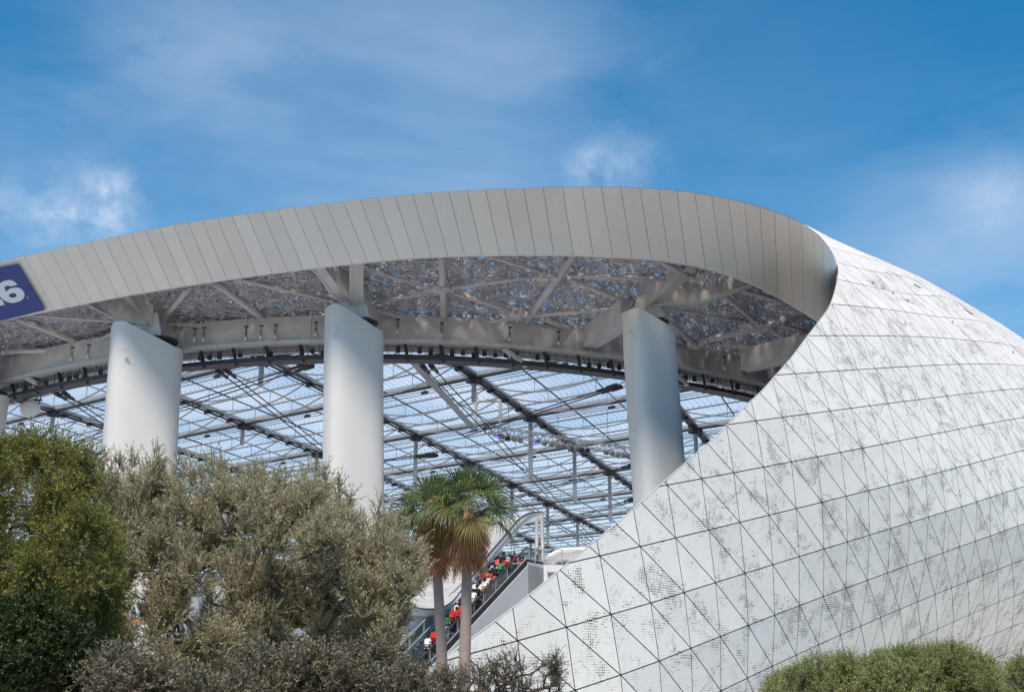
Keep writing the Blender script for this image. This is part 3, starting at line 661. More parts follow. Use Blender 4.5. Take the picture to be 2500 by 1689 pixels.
# far side of the bowl
fb = MB(); xs = np.linspace(-260, 160, 60)
fb.loft([[(x, 372 - .0009 * (x + 40) ** 2, z) for x in xs] for z in (0, 37.5)]); fb.build('far_bowl_wall', mat('bowl_wall', (.5, .52, .56), .7, var=.1, scale=.08, streak=(1, 1, 3)), stad)
# ------------------------------------------------------------------ banner on the fascia
from mathutils.geometry import tessellate_polygon
pA, pB, pC = Apt(LAx(5)), Apt(LAx(115)), Bpt(LAx(60))
bn = np.cross(pB - pA, pC - pA); bn /= np.linalg.norm(bn)
if np.dot(bn, pA - [0, 0, CAMZ]) > 0: bn = -bn
def onpl(px, py, off): r = ray(px, py); o = np.array([0, 0, CAMZ]); q = pA + bn * off; return o + r * (np.dot(q - o, bn) / np.dot(r, bn))
ban = empty('banner', tuple(onpl(60, 700, .3))); tag(ban, 'large blue banner with white number on the fascia at the left end', 'banner')
cor = [(-260, 700), (42.5, 644.5), (109, 757), (-190, 832)]
f_ = [onpl(x, y, .34) for x, y in cor]; bk = [onpl(x, y, .16) for x, y in cor]
mb = MB(); mb.add(f_ + bk, [[0, 1, 2, 3], [4, 7, 6, 5], [0, 4, 5, 1], [1, 5, 6, 2], [2, 6, 7, 3], [3, 7, 4, 0]]); mb.build('cloth', M_blue, ban)
def glyph(name, outer, hole=None):
    conv = lambda L: [onpl(x / 8.72, 620 + y / 8.72, .36) for x, y in L]
    L = [conv(outer)] + ([conv(hole)] if hole else []); tri = tessellate_polygon([[Vector(p) for p in l_] for l_ in L]); V = [p for l_ in L for p in l_]
    mb = MB(); mb.add(V, [list(t_) for t_ in tri]); mb.build(name, M_bwhite, ban)
def rnd(L, it=2):
    L = [np.array(p, float) for p in L]
    for _ in range(it): L = [q for i in range(len(L)) for q in (L[i] * .75 + L[(i + 1) % len(L)] * .25, L[i] * .25 + L[(i + 1) % len(L)] * .75)]
    return L
glyph('number', rnd([(375, 657), (372, 655), (330, 605), (260, 562), (200, 552), (130, 562), (60, 586), (0, 622), (-50, 690), (-62, 770), (-40, 850), (0, 910), (60, 967), (130, 1013), (200, 1038), (280, 1042), (370, 1027), (455, 990), (512, 930), (527, 860), (500, 795), (450, 743), (400, 718), (340, 712), (280, 718), (200, 743), (150, 780), (137, 815), (108, 762), (93, 712), (110, 688), (150, 677), (190, 675), (225, 692), (228, 693)], 2),
      rnd([(185, 885), (200, 858), (240, 838), (290, 831), (335, 843), (357, 880), (350, 907), (310, 927), (250, 934), (205, 917)], 1))
glyph('number', [(-300, 1165), (100, 1080), (38, 962), (-120, 995), (-110, 900), (-130, 780), (-190, 700), (-300, 680), (-420, 740), (-450, 820), (-330, 830), (-300, 790), (-250, 790), (-230, 850), (-280, 960), (-370, 1080)])
glyph('trade_mark', [(566, 908), (588, 903), (592, 912), (583, 914), (590, 930), (584, 932), (576, 916), (569, 918)]); glyph('trade_mark', [(582, 936), (588, 934), (594, 944), (597, 932), (603, 932), (608, 956), (602, 957), (600, 946), (597, 956), (592, 955)])

# ------------------------------------------------------------------ pendant cameras / lamps under the ring beam
def pendant():
    r_ = empty('pendant_lamp'); a = MB(); a.tubes([(-.07, 0, 0), (.07, 0, 0)], [(-.07, 0, 1.1), (.07, 0, 1.1)], .03, 5); a.box((0, 0, 1.08), .4, .2, .1); a.box((0, 0, .45), .22, .12, .06); a.build('stem', M_dark, r_)
    b = MB(); b.lathe((0, 0, -.32), [(0, 0), (.17, .02), (.21, .1), (.16, .26), (.08, .36), (0, .38)], 14); b.box((0, -.05, -.05), .34, .3, .16); b.build('lamp_head', M_silver, r_, True); return r_
pp = [(771, 813), (971, 806), (1078, 815), (1245, 825), (1364, 835), (1365, 838), (1770, 895), (175, 873), (215, 867), (474, 828), (497, 826), (600, 823), (637, 821), (672, 819)]
words = ['just right of the second column from the left', 'beside a tube end right of the tall middle column', 'under the foot of the upright canopy tube', 'under the canopy between upright tube and leaning thick tube', 'below the leaning tube left of the right column', '', 'by the shell edge right of the right column', 'leftmost of the lamps before the left column', 'close to the left column on its left side', 'nearest to the left column on its right side', 'second lamp right of the left column', 'first of three together left of the middle column', 'middle one of three together left of the middle column', 'last of three together left of the middle column']
p0_ = None
for (x, y), wd in zip(pp, words):
    if not wd: continue
    if p0_ is None: o = p0_ = pendant()
    else: o = copy_tree(p0_)
    c = PY(x, y, float(ringY((x - 1250) / 2900 * 115)) - 1.9); o.location = tuple(c)
    if x > 700 and False: pass
    tag(o, 'small hanging grey lamp ' + wd, 'pendant lamp', 'pendant lamps along the ring beam')

# ------------------------------------------------------------------ drum shaped speaker under the canopy at far left
sp0 = empty('drum_speaker', tuple(PY(66, 992, 127))); tag(sp0, 'round white drum hanging below the dark catwalk beside the leftmost column', 'speaker')
c = PY(66, 992, 127); mb = MB(); mb.lathe(c + [0, .9, 0], [(0, -.9), (.75, -.85), (1.0, -.6), (1.02, 0), (1.0, .6), (.8, .8), (0, .85)], 24, (.3, -1, -.35)); mb.build('drum', M_white, sp0, True)
mb = MB(); mb.tubes([c + [-.6, .8, .8], c + [.6, .8, .8], c + [1.0, .6, .3]], [c + [-.9, .8, 2.3], c + [.9, .8, 2.3], c + [1.3, .6, 2.2]], .06, 5); mb.bar(c + [-1.3, .7, .9], c + [1.3, .7, .9], .1, .2); mb.build('hanger', M_dark, sp0)

# ------------------------------------------------------------------ lighting truss
a = PZ(1187, 1047, 33.0); b = PZ(1600, 1112, 33.0); tr = empty('lighting_truss', tuple(a)); tag(tr, 'long pale lattice truss hung under the translucent roof beside the right column', 'truss')
mb = MB(); d = b - a; L_ = np.linalg.norm(d); u = d / L_; n_ = np.cross(u, [0, 0, 1]); n_ /= np.linalg.norm(n_); k = int(L_ / .6)
ch = [(-.45, -.45), (.45, -.45), (.45, .45), (-.45, .45)]
for sx, sz in ch: mb.tubes([a + n_ * sx + [0, 0, sz]], [b + n_ * sx + [0, 0, sz]], .075, 6)
mb.build('chord', M_silver, tr); mb = MB(); A_, B_ = [], []
for i in range(k):
    p = a + u * L_ * i / k; q = a + u * L_ * (i + 1) / k
    for (s0, z0), (s1, z1) in zip(ch, ch[1:] + ch[:1]):
        A_.append((p if i % 2 else q) + n_ * s0 + [0, 0, z0]); B_.append((q if i % 2 else p) + n_ * s1 + [0, 0, z1])
mb.tubes(A_, B_, .04, 4); mb.build('lacing', M_silver, tr)
mb = MB()
for f in (.12, .4, .7, .95): p = a + d * f; mb.tubes([p + [0, 0, .45]], [p + [0, 0, 5.0]], .04, 4)
mb.build('hanger', M_dark, tr)
def stagelight(m):
    r_ = empty('stage_light'); x = MB(); x.lathe((0, 0, -.42), [(0, -.05), (.30, -.02), (.34, .12), (.33, .35), (.24, .52), (.12, .62), (0, .65)], 16, (.25, -.25, 1)); x.build('housing', m, r_, True)
    y = MB(); y.tubes([(0, 0, .1), (-.34, 0, -.25), (.34, 0, -.25)], [(0, 0, .5), (0, 0, .3), (0, 0, .3)], .035, 5); y.build('yoke', M_dark, r_); return r_
M_lampg = mat('lamp_grey', (.30, .31, .31), .5); sl = {}
lamps = [(425, 480, 0), (500, 505, 1), (590, 515, 0), (675, 530, 0), (1010, 575, 0), (1105, 590, 0), (1190, 605, 0), (1270, 615, 0), (1355, 635, 0), (1440, 650, 0), (1525, 665, 1), (1605, 670, 1), (1865, 700, 0), (1945, 715, 0), (2020, 735, 0), (2105, 740, 0), (2175, 760, 0)]
ordn = ['first', 'second', 'third', 'fourth', 'fifth', 'sixth', 'seventh', 'eighth', 'ninth']
gi = [(0, i, 4) for i in range(4)] + [(1, i, 8) for i in range(8)] + [(2, i, 5) for i in range(5)]
for (x, y, dk), (gr, i, nn_) in zip(lamps, gi):
    x = 1150 + x / 5.668; y = 980 + y / 5.668
    f = (x - 1187) / (1600 - 1187); Yd = (a + d * f)[1]
    if dk not in sl: o = sl[dk] = stagelight(M_dark if dk else M_lampg)
    else: o = copy_tree(sl[dk])
    o.location = tuple(PY(x, y - 2, Yd)); o.rotation_euler = (0, 0, .3 * (i % 3))
    gname = ['left cluster of four', 'middle row of eight', 'right cluster of five'][gr]
    tag(o, ('black' if dk else 'grey') + ' bell shaped stage light, %s from left in the %s' % (ordn[i], gname), 'stage light', 'stage lights under the truss')
M_vio = mat('violet_lens', (.12, .08, .5), .3); M_vio.node_tree.nodes['Principled BSDF'].inputs['Emission Color'].default_value = (.15, .1, .9, 1); M_vio.node_tree.nodes['Principled BSDF'].inputs['Emission Strength'].default_value = .6
for x, y, wd in [(355, 480, 'at the left end of the first cluster'), (895, 565, 'alone between the two clusters')]:
    x = 1150 + x / 5.668; y = 980 + y / 5.668; o = empty('wash_light', tuple(PY(x, y, (a + d * ((x - 1187) / 413))[1]))); c = np.array(o.location)
    mb = MB(); mb.box(c, .9, .3, .16); mb.build('lens_bar', M_vio, o); mb = MB(); mb.box(c + [.35, 0, .12], .5, .35, .2); mb.tubes([c + [.3, 0, .2]], [c + [.3, 0, .75]], .04, 5); mb.build('bracket', M_dark, o)
    tag(o, 'violet glowing wash light under the truss, ' + wd, 'stage light', 'violet lights under the truss')

# ------------------------------------------------------------------ escalator building
P0 = np.array([-5.6, 76.]); tv = np.array([.517, .856]); tv /= np.linalg.norm(tv); nv2 = np.array([tv[1], -tv[0]]); Z0 = 4.2; SL = .63; WT = 10.6
def stz(w_): return Z0 + SL * np.clip(w_, -8, WT)
def ep(w_, s, dz=0): q = P0 + tv * w_ + nv2 * s; return np.array([q[0], q[1], float(stz(w_)) + dz])
esc = empty('escalator', tuple(ep(-6, 0))); tag(esc, 'tall white sided escalator full of people climbing beside the shell edge', 'escalator')
for i in range(44):
    st = MB()
    w0 = -7 + i * .4; c = ep(w0 + .2, 0, -.22); st.box(c, 2.3, .40, .42, math.atan2(nv2[1], nv2[0])); st.build('step', M_glassd, esc)
ws = np.concatenate([np.linspace(-7, 9.6, 20), np.linspace(9.8, WT, 5), [11.6, 12.8]])
for s, m, nm in ((1.3, M_glassd, 'right'), (-1.3, M_silver, 'left')):
    mb = MB(); mb.path([ep(w_, s, 1.0) for w_ in ws], .055, 8); mb.build('handrail', M_dark if s > 0 else M_silver, esc, True)
    mb = MB(); mb.loft([[ep(w_, s - .03, z) for w_ in ws] for z in (.25, .95)]); mb.loft([[ep(w_, s + .03, z) for w_ in ws] for z in (.25, .95)]); 
    mb.build('glass_panel', bpy.data.materials.get('balustrade_glass') or None, esc) if False else None
M_gl = bpy.data.materials.new('balustrade_glass'); M_gl.use_nodes = True; t = M_gl.node_tree; t.nodes.clear()
_a = N(t, 'ShaderNodeBsdfTransparent', _Color=(.55, .6, .62, 1)); _b = N(t, 'ShaderNodeBsdfGlossy', _Roughness=.08, _Color=(.7, .75, .8, 1)); _m = N(t, 'ShaderNodeMixShader', _Fac=.16); lk(t, _a.outputs[0], _m.inputs[1]); lk(t, _b.outputs[0], _m.inputs[2]); _o = N(t, 'ShaderNodeOutputMaterial'); lk(t, _m.outputs[0], _o.inputs[0])
for s in (1.3, -1.3):
    mb = MB(); mb.loft([[ep(w_, s, z) for w_ in ws] for z in (.22, .94)]); mb.build('glass_panel', M_gl, esc)
    for w_ in np.arange(-7, 12, 1.5): mb = MB(); mb.bar(ep(w_, s + .04, .1), ep(w_, s + .04, .98), .06, .05, (tv[0], tv[1], 0)); mb.build('balustrade_clamp', M_silver, esc)
    mb = MB(); mb.path([ep(w_, s + .06, .26) for w_ in ws], .05, 6); mb.build('lower_rail', M_silver, esc)
mb = MB(); mb.loft([[ep(w_, 1.42, z) for w_ in ws] for z in (-.22, .18)]); mb.loft([[ep(w_, s, .18) for w_ in ws] for s in (1.2, 1.42)]); mb.build('skirt', M_dark, esc)
mb = MB(); mb.loft([[ep(w_, 1.46, z) for w_ in ws] for z in (-2.75, -.22)]); mb.loft([[ep(w_, s, -.22) for w_ in ws] for s in (1.2, 1.46)]); mb.loft([[ep(w_, s, -2.75) for w_ in ws] for s in (-1.5, 1.46)]); mb.loft([[ep(w_, -1.5, z) for w_ in ws] for z in (-2.75, .2)]); mb.build('side_cladding', M_white, esc)
for i, s in enumerate((-1.75, -2.05, -2.3)):
    mb = MB(); mb.bar(ep(-7, s, .55 - .12 * i), ep(2.2, s, .55 - .12 * i), .16, .10); mb.build('side_rail', M_silver, esc)
mb = MB(); mb.loft([[ep(w_, -2.5, z) for w_ in (-7, 2)] for z in (-2.75, .1)]); mb.build('far_side_panel', M_glassd, esc)
# landing building behind the stairs
zt = float(stz(WT))
lb = empty('landing_building', (4, 90, 0)); tag(lb, 'smooth pale concrete landing block at the top of the escalator behind the shell', 'building')
def PW(x, y): return np.array([x, y])
q0 = ep(WT, 1.46)[:2]; 
out = [q0 + tv * 0, q0 + tv * 2.2, q0 + tv * 2.2 + np.array([11, 1.0]), q0 + np.array([12, 14.]), q0 + np.array([-8, 14.]), ep(WT, -2.2)[:2]]
def prism(mb, pts, z0, z1):
    n_ = len(pts); V = [(p[0], p[1], z0) for p in pts] + [(p[0], p[1], z1) for p in pts]; mb.add(V, [list(range(n_))[::-1], [n_ + i for i in range(n_)]] + [[i, (i + 1) % n_, (i + 1) % n_ + n_, i + n_] for i in range(n_)])
mb = MB(); prism(mb, out, zt - 2.6, zt - .004); mb.build('slab', M_white, lb)
mb = MB(); inn2 = [p + np.array([.6, 1.3]) for p in out[:3]] + [p - np.array([.5, .5]) for p in out[3:5]] + [out[5] + np.array([.3, .3])]; prism(mb, inn2, 0.15, zt - 2.6); mb.build('recessed_wall', M_glassd, lb)
mb = MB(); mb.box((q0[0] + 3.4, q0[1] + 2.4, 4.3), 3.2, 1.2, 8.2, .1); mb.build('stair_core', M_white, lb)
mb = MB(); mb.box((q0[0] + 1.9, q0[1] + 1.4, zt - .35), 1.0, .8, .5); mb.build('ledge_box', M_white, lb)
rl = MB(); pts_ = [q0 + tv * 1.0, q0 + tv * 2.2] + [q0 + tv * 2.2 + np.array([11, 1.0]) * f for f in np.linspace(.12, 1, 8)]
for p in pts_: rl.tubes([(p[0], p[1], zt)], [(p[0], p[1], zt + 1.1)], .035, 6)
for z in (.35, .6, .85, 1.1):
    for p, q in zip(pts_[:-1], pts_[1:]): rl.tubes([(p[0], p[1], zt + z)], [(q[0], q[1], zt + z)], .03 if z > 1 else .015, 5)
rl.build('railing', M_silver, lb)
# curved hood over the concourse
up_ = [(1355, 1062), (1375, 1035), (1400, 1003), (1450, 975), (1500, 962), (1600, 958), (1700, 958), (1900, 965)]; lo2 = [(1362, 1072), (1400, 1076), (1435, 1078), (1462, 1056), (1490, 1048), (1600, 1046), (1700, 1046), (1900, 1046)]
cv = lambda p: (850 + p[0] / 2.855, 1000 + p[1] / 2.855)
mb = MB(); U = np.array([PY(*cv(p), 93) for p in up_]); Lw = np.array([PY(*cv(p), 93.6) for p in lo2]); mb.loft([Lw, U * .7 + Lw * .3 + [0, -.4, 0], U + [0, -.1, 0], U + [0, 1, .1], U + [0, 8, .3]]); mb.loft([Lw, Lw + [0, 4, -.1]])
hd = empty('concourse_hood', tuple(Lw[0])); tag(hd, 'pale curved roof hood rising beyond the landing behind the shell edge', 'building'); mb.build('hood_shell', M_fascia, hd, True)
mb = MB(); mb.loft([[(p[0], 96, z) for p in (Lw[0], Lw[-1])] for z in (4, Lw[3][2])]); mb.build('back_wall', M_concrete, hd)
# wave textured wall with curved rim
rim = [(360, 1300), (440, 1367), (520, 1387), (600, 1389), (660, 1376), (720, 1343), (780, 1273), (860, 1165), (930, 1075), (1000, 985), (1100, 868), (1180, 775), (1230, 735), (1280, 716), (1355, 712)]
rlo = [(350, 1350), (440, 1423), (520, 1436), (600, 1432), (680, 1402), (745, 1352), (815, 1275), (890, 1180), (960, 1092), (1030, 1005), (1130, 888), (1215, 800), (1258, 762), (1300, 745), (1357, 738)]
top_ = [(240, 1180), (300, 1150), (380, 1120), (460, 1075), (540, 1035), (620, 990), (700, 950), (790, 905), (880, 865), (970, 825), (1060, 785), (1140, 755), (1200, 735), (1260, 715), (1340, 706)]
Yr = np.array([78, 78, 78.2, 78.5, 79, 79.8, 81, 82.3, 83.4, 84.5, 85.7, 86.8, 87.5, 88, 89]); Rm = np.array([PY(*cv(p), y) for p, y in zip(rim, Yr)]); Rl = np.array([PY(*cv(p), y + .2) for p, y in zip(rlo, Yr)]); Tp = np.array([PY(*cv(p), y + 5) for p, y in zip(top_, Yr)])
Rm, Rl, Tp = [smooth_curve(q, 90, 6) for q in (Rm, Rl, Tp)]
ww = empty('wave_wall', tuple(Rm[20])); tag(ww, 'pale rippled metal wall with a curved rim sweeping up behind the palms', 'wall')
M_wave = bpy.data.materials.new('rippled_metal'); M_wave.use_nodes = True; t = M_wave.node_tree; b_ = t.nodes['Principled BSDF']; tcn = N(t, 'ShaderNodeTexCoord'); nz = noise(t, tcn.outputs['Object'], .9, 6, .6, 1.6, (.5, .5, 3.2), (0, R(14), 0))
cr = maprange(t, nz, .3, .7, .8, 1.05); v = N(t, 'ShaderNodeVectorMath'); v.operation = 'SCALE'; v.inputs[0].default_value = (.46, .455, .45); lk(t, cr, v.inputs['Scale']); lk(t, v.outputs[0], b_.inputs['Base Color']); b_.inputs['Roughness'].default_value = .35
bu = N(t, 'ShaderNodeBump', _Strength=.8, _Distance=.25); lk(t, nz, bu.inputs['Height']); lk(t, bu.outputs[0], b_.inputs['Normal'])
tt = np.linspace(0, 1, 14)[:, None, None]; sag = np.sin(np.pi * tt) * np.array([0, .8, -.0]); mb = MB(); mb.loft(Rm[None] * (1 - tt) + Tp[None] * tt + sag); mb.build('rippled_skin', M_wave, ww, True)
mb = MB(); mb.loft([Rm + [0, -.1, .05], Rl + [0, -.1, 0], Rl + [0, 1.2, 0]]); mb.build('rim_band', M_white, ww, True)
mb = MB(); mb.path(Rm + [0, -.12, .0], .05, 6); mb.build('rim_joint', M_dark, ww)
mb = MB(); mb.loft([Rl[:40] + [0, .6, 0], Rl[:40] * [1, 1, 0] + [0, 1.5, 0]]); mb.build('base_wall', M_concrete, ww)
# lattice mast behind the landing
ma = PY(1310, 1258, 104); mast = empty('lattice_mast', (ma[0], ma[1], 0)); tag(mast, 'pair of grey posts with rungs standing behind the landing', 'mast')
for dx in (0, .75): mb = MB(); mb.path([(ma[0] + dx, ma[1], 0.15), (ma[0] + dx * .6, ma[1], ma[2] + .3 * dx)], .17, 10); mb.build('post', M_gird, mast, True)
mb = MB()
for z in np.arange(4, ma[2], 1.6): mb.bar((ma[0], ma[1], z), (ma[0] + .6, ma[1], z), .12, .2)
mb.build('rung', M_gird, mast)

# ------------------------------------------------------------------ people
def skinmesh(name, V, E_, Rr, root=0, sub=1):
    me = bpy.data.meshes.new(name); me.from_pydata([tuple(v) for v in V], E_, []); o = bpy.data.objects.new(name, me); COL.objects.link(o)
    m = o.modifiers.new('s', 'SKIN'); m.use_smooth_shade = True
    sk = me.skin_vertices[0].data
    for i, r_ in enumerate(Rr): sk[i].radius = (r_, r_) if not isinstance(r_, tuple) else r_; sk[i].use_root = (i == root)
    s_ = o.modifiers.new('u', 'SUBSURF'); s_.levels = sub; s_.render_levels = sub
    dg_ = bpy.context.evaluated_depsgraph_get(); ev = o.evaluated_get(dg_); out = bpy.data.meshes.new_from_object(ev); bpy.data.objects.remove(o); out.name = name
    out.polygons.foreach_set('use_smooth', [True] * len(out.polygons)); return out
def make_pose(armR, armL, turn=0., lean=0., stride=0.):
    V, E_, Rr = [], [], []
    def ad(p, r_, par=None): V.append(p); Rr.append(r_); i = len(V) - 1; (E_.append((par, i)) if par is not None else None); return i
    pel = ad((0, 0, .96), (.15, .11)); wa = ad((0, lean * .2, 1.10), (.135, .10), pel); chn = ad((0, lean * .6, 1.30), (.165, .115), wa); nb = ad((0, lean, 1.45), .07, chn); nk = ad((0, lean + .01, 1.51), .055, nb)
    hx = math.sin(turn) * .02; h1 = ad((hx, lean + .03, 1.585), (.074, .088), nk); h2 = ad((hx, lean + .02, 1.66), (.074, .088), h1); ad((hx, lean + .01, 1.71), (.045, .055), h2)
    ad((hx + math.sin(turn) * .1, lean + .03 + math.cos(turn) * .1, 1.61), .014, h1)     # nose
    for s in (-1, 1): ad((hx + s * .078, lean + .01, 1.62), .016, h1)                       # ears
    arms = []
    for s, (el, wr) in ((1, armR), (-1, armL)):
        sh = ad((s * .17, lean, 1.40), .062, chn); e = ad((s * el[0], el[1], el[2]), .042, sh); w_ = ad((s * wr[0], wr[1], wr[2]), .03, e)
        d_ = np.array([s * (wr[0] - el[0]), wr[1] - el[1], wr[2] - el[2]]); d_ /= np.linalg.norm(d_); W_ = np.array(V[w_]); hnd = ad(tuple(W_ + d_ * .07), (.034, .02), w_); H = W_ + d_ * .09
        sd_ = np.cross(d_, [0, 1, .1]); sd_ /= np.linalg.norm(sd_)
        for k, ln_ in ((-1.5, .06), (-.5, .075), (.5, .07), (1.5, .055)): a_ = ad(tuple(H + sd_ * .016 * k + d_ * .02), .009, hnd); ad(tuple(H + sd_ * .018 * k + d_ * ln_ + np.array([0, .02, 0])), .008, a_)
        ad(tuple(W_ + d_ * .05 + np.array([-s * .02, .045, 0])), .010, hnd)
        arms.append((sh, e))
    legs = []
    for s in (-1, 1):
        st_ = stride * s; hp_ = ad((s * .09, 0, .90), .095, pel); kn = ad((s * .10, .03 + st_ * .5, .50 + abs(st_) * .1 * (s > 0)), .062, hp_); an_ = ad((s * .10, -.02 + st_ * .6, .09), .042, kn); ad((s * .105, .13 + st_ * .6, .035), (.042, .03), an_)
        legs.append((hp_, kn, an_))
    body = skinmesh('body', V, E_, Rr)
    sV = [V[pel], V[wa], V[chn], (V[nb][0], V[nb][1], V[nb][2] - .02)]; sE = [(0, 1), (1, 2), (2, 3)]; sR = [(.168, .13), (.155, .12), (.185, .135), .088]
    for sh, e in arms:
        i = len(sV); m_ = tuple(np.array(V[sh]) * .35 + np.array(V[e]) * .65); sV += [V[sh], m_]; sE += [(2, i), (i, i + 1)]; sR += [.078, .066]
    sV.append((0, V[pel][1], .86)); sE.append((0, len(sV) - 1)); sR.append((.17, .13))
    shirt = skinmesh('shirt', sV, sE, sR)
    tV = [(0, 0, .97)]; tE = []; tR = [(.158, .12)]; sV2 = list(tV); 
    shV = [(0, 0, .97)]; shE = []; shR = [(.158, .12)]
    for hp_, kn, an_ in legs:
        i = len(tV); tV += [V[hp_], V[kn], tuple(np.array(V[an_]) + [0, 0, .02])]; tE += [(0, i), (i, i + 1), (i + 1, i + 2)]; tR += [.108, .078, .06]
        i = len(shV); shV += [V[hp_], tuple(np.array(V[hp_]) * .15 + np.array(V[kn]) * .85)]; shE += [(0, i), (i, i + 1)]; shR += [.112, .095]
    trs = skinmesh('trousers', tV, tE, tR); sho = skinmesh('shorts', shV, shE, shR)
    he = V[h2]; hb = MB(); hb.lathe((0, 0, 0), [(.0, .115), (.05, .105), (.085, .06), (.095, 0), (.088, -.05), (.07, -.09)], 14); P = np.concatenate(hb.v); P = P * [1, 1.1, 1] + [he[0], he[1] - .022, he[2] - .01]
    P[:, 1] = np.minimum(P[:, 1], he[1] + .06 + np.maximum(P[:, 2] - he[2], 0) * .5); hb.v = [P]; hair = hb.mesh('hair', None or M_dark, True)
    lb_ = MB(); lb_.lathe((0, 0, 0), [(.0, .118), (.05, .108), (.09, .06), (.10, 0), (.105, -.08), (.115, -.18), (.10, -.30), (.05, -.38), (0, -.40)], 14); P = np.concatenate(lb_.v); P = P * [1, .75, 1] + [he[0], he[1] - .045, he[2] - .01]; lb_.v = [P]; lhair = lb_.mesh('long_hair', M_dark, True)
    return dict(body=body, shirt=shirt, trousers=trs, shorts=sho, hair=hair, long_hair=lhair)
dn = ((.25, .0, 1.13), (.27, .06, .90)); rail = ((.26, .06, 1.15), (.42, .24, 1.02)); bent = ((.25, -.02, 1.13), (.14, .2, 1.12)); ph = ((.22, .1, 1.14), (.06, .22, 1.33))
poses = [make_pose(dn, dn, 0, .02, .06), make_pose(rail, dn, .3, .03, -.05), make_pose(bent, dn, -.4, .0, .0), make_pose(ph, dn, 0, .04, .05), make_pose(dn, rail, .8, .0, .0)]
mcache = {}
def pm(nm, c, r_=.8):
    if (nm, c) not in mcache: mcache[nm, c] = mat(nm, c, r_, var=.12, scale=9, spec=.2)
    return mcache[nm, c]
def sized(me, sc=1):
    return me
RED = (.50, .02, .025); SKN = [(.42, .24, .16), (.30, .16, .10), (.55, .36, .26), (.20, .10, .06)]
HAIRB = (.012, .010, .009); GREYH = (.3, .29, .27); BLOND = (.38, .24, .09); GING = (.30, .09, .03)
WHITE = (.72, .72, .70); BLK = (.015, .015, .018); JEAN = (.10, .15, .23); KH = (.30, .25, .18); GREENC = (.015, .13, .06)
# px, py of the head top in the enlarged strip (origin 900,1100, scale 2.666); side, pose, shirt, bottoms, bottoms colour, hair kind, hair colour, label
PEO = [
 (385, 1192, -.5, 0, WHITE, 'trousers', BLK, 'hair', HAIRB, 'person in plain white t-shirt lowest on the escalator by the shrub'),
 (425, 1150, .0, 3, (.52, .025, .015), 'trousers', BLK, 'hair', HAIRB, 'person in orange red jersey and black trousers low on the escalator'),
 (461, 1118, .55, 1, RED, 'shorts', KH, 'hair', HAIRB, 'person in red shirt and khaki shorts just left of the left palm trunk'),
 (545, 1018, -.75, 0, (.52, .03, .015), 'trousers', BLK, 'long_hair', GING, 'person with long ginger hair and orange jersey between the palm trunks'),
 (558, 1058, .55, 2, GREENC, 'trousers', (.4, .4, .4), 'hair', HAIRB, 'person in dark green shirt and grey trousers between the palm trunks'),
 (583, 1012, .3, 0, RED, 'trousers', BLK, 'hair', HAIRB, 'person in red jersey with dark hair between the palm trunks'),
 (577, 975, -.5, 0, WHITE, 'trousers', (.35, .05, .04), 'hair', GREYH, 'person in sleeveless white top uppermost between the palm trunks'),
 (655, 945, -.3, 2, RED, 'trousers', BLK, 'hair', GREYH, 'person in red shirt half hidden right of the right palm trunk'),
 (692, 895, .45, 1, WHITE, 'shorts', (.25, .25, .27), 'hair', HAIRB, 'person in white t-shirt with patterned shorts holding the rail'),
 (657, 882, -.6, 0, (.04, .04, .07), 'trousers', BLK, 'hair', HAIRB, 'person in navy shirt close to the right palm trunk'),
 (694, 842, -.5, 0, (.62, .66, .74), 'trousers', BLK, 'hair', GREYH, 'grey haired person in pale blue shirt'),
 (720, 868, .5, 3, BLK, 'trousers', BLK, 'hair', HAIRB, 'person all in black holding a brown bag behind white t-shirt'),
 (744, 838, .2, 0, (.75, .66, .52), 'trousers', BLK, 'long_hair', HAIRB, 'person with long black hair and cream top'),
 (768, 818, .6, 1, WHITE, 'shorts', BLK, 'long_hair', HAIRB, 'person in white top and dark shorts reaching for the rail'),
 (756, 768, -.6, 0, RED, 'trousers', BLK, 'hair', GING, 'person in bright red shirt on the left side of the stairs'),
 (803, 756, .6, 1, (.50, .03, .10), 'trousers', (.28, .36, .46), 'hair', HAIRB, 'person in crimson polo shirt and light blue jeans'),
 (782, 745, -.1, 0, (.05, .05, .06), 'trousers', BLK, 'hair', HAIRB, 'person in charcoal shirt between red shirt and crimson polo'),
 (845, 738, .6, 2, BLK, 'shorts', KH, 'hair', HAIRB, 'person in black shirt and khaki shorts by the handrail'),
 (812, 722, -.2, 0, WHITE, 'trousers', KH, 'hair', HAIRB, 'person in white shirt with dark hair high on the stairs'),
 (862, 708, .5, 3, (.02, .28, .10), 'trousers', BLK, 'hair', HAIRB, 'person in bright green shirt near the top of the stairs'),
 (840, 684, -.5, 0, (.62, .08, .09), 'trousers', JEAN, 'hair', HAIRB, 'person in red and white striped jersey near the top'),
 (636, 985, .6, 1, (.42, .03, .03), 'trousers', JEAN, 'hair', HAIRB, 'person in dark red shirt hidden behind the right palm trunk'),
 (727, 800, -.7, 2, (.08, .08, .10), 'trousers', BLK, 'hair', GREYH, 'person in dark grey shirt below the bright red shirt'),
 (790, 800, .1, 3, (.5, .48, .45), 'shorts', JEAN, 'hair', BLOND, 'blond person in light grey shirt and denim shorts'),
 (826, 775, .0, 0, (.42, .03, .05), 'trousers', BLK, 'hair', HAIRB, 'person in maroon shirt behind the crimson polo'),
 (893, 690, .7, 1, (.45, .02, .03), 'trousers', JEAN, 'hair', HAIRB, 'person in red shirt and jeans at the top right by the handrail'),
 (905, 664, -.2, 2, (.35, .34, .33), 'trousers', BLK, 'hair', GREYH, 'person in pale grey shirt stepping off the escalator'),
 (878, 657, .1, 0, BLK, 'trousers', (.06, .06, .07), 'hair', HAIRB, 'tall person in black t-shirt at the top of the stairs'),
]
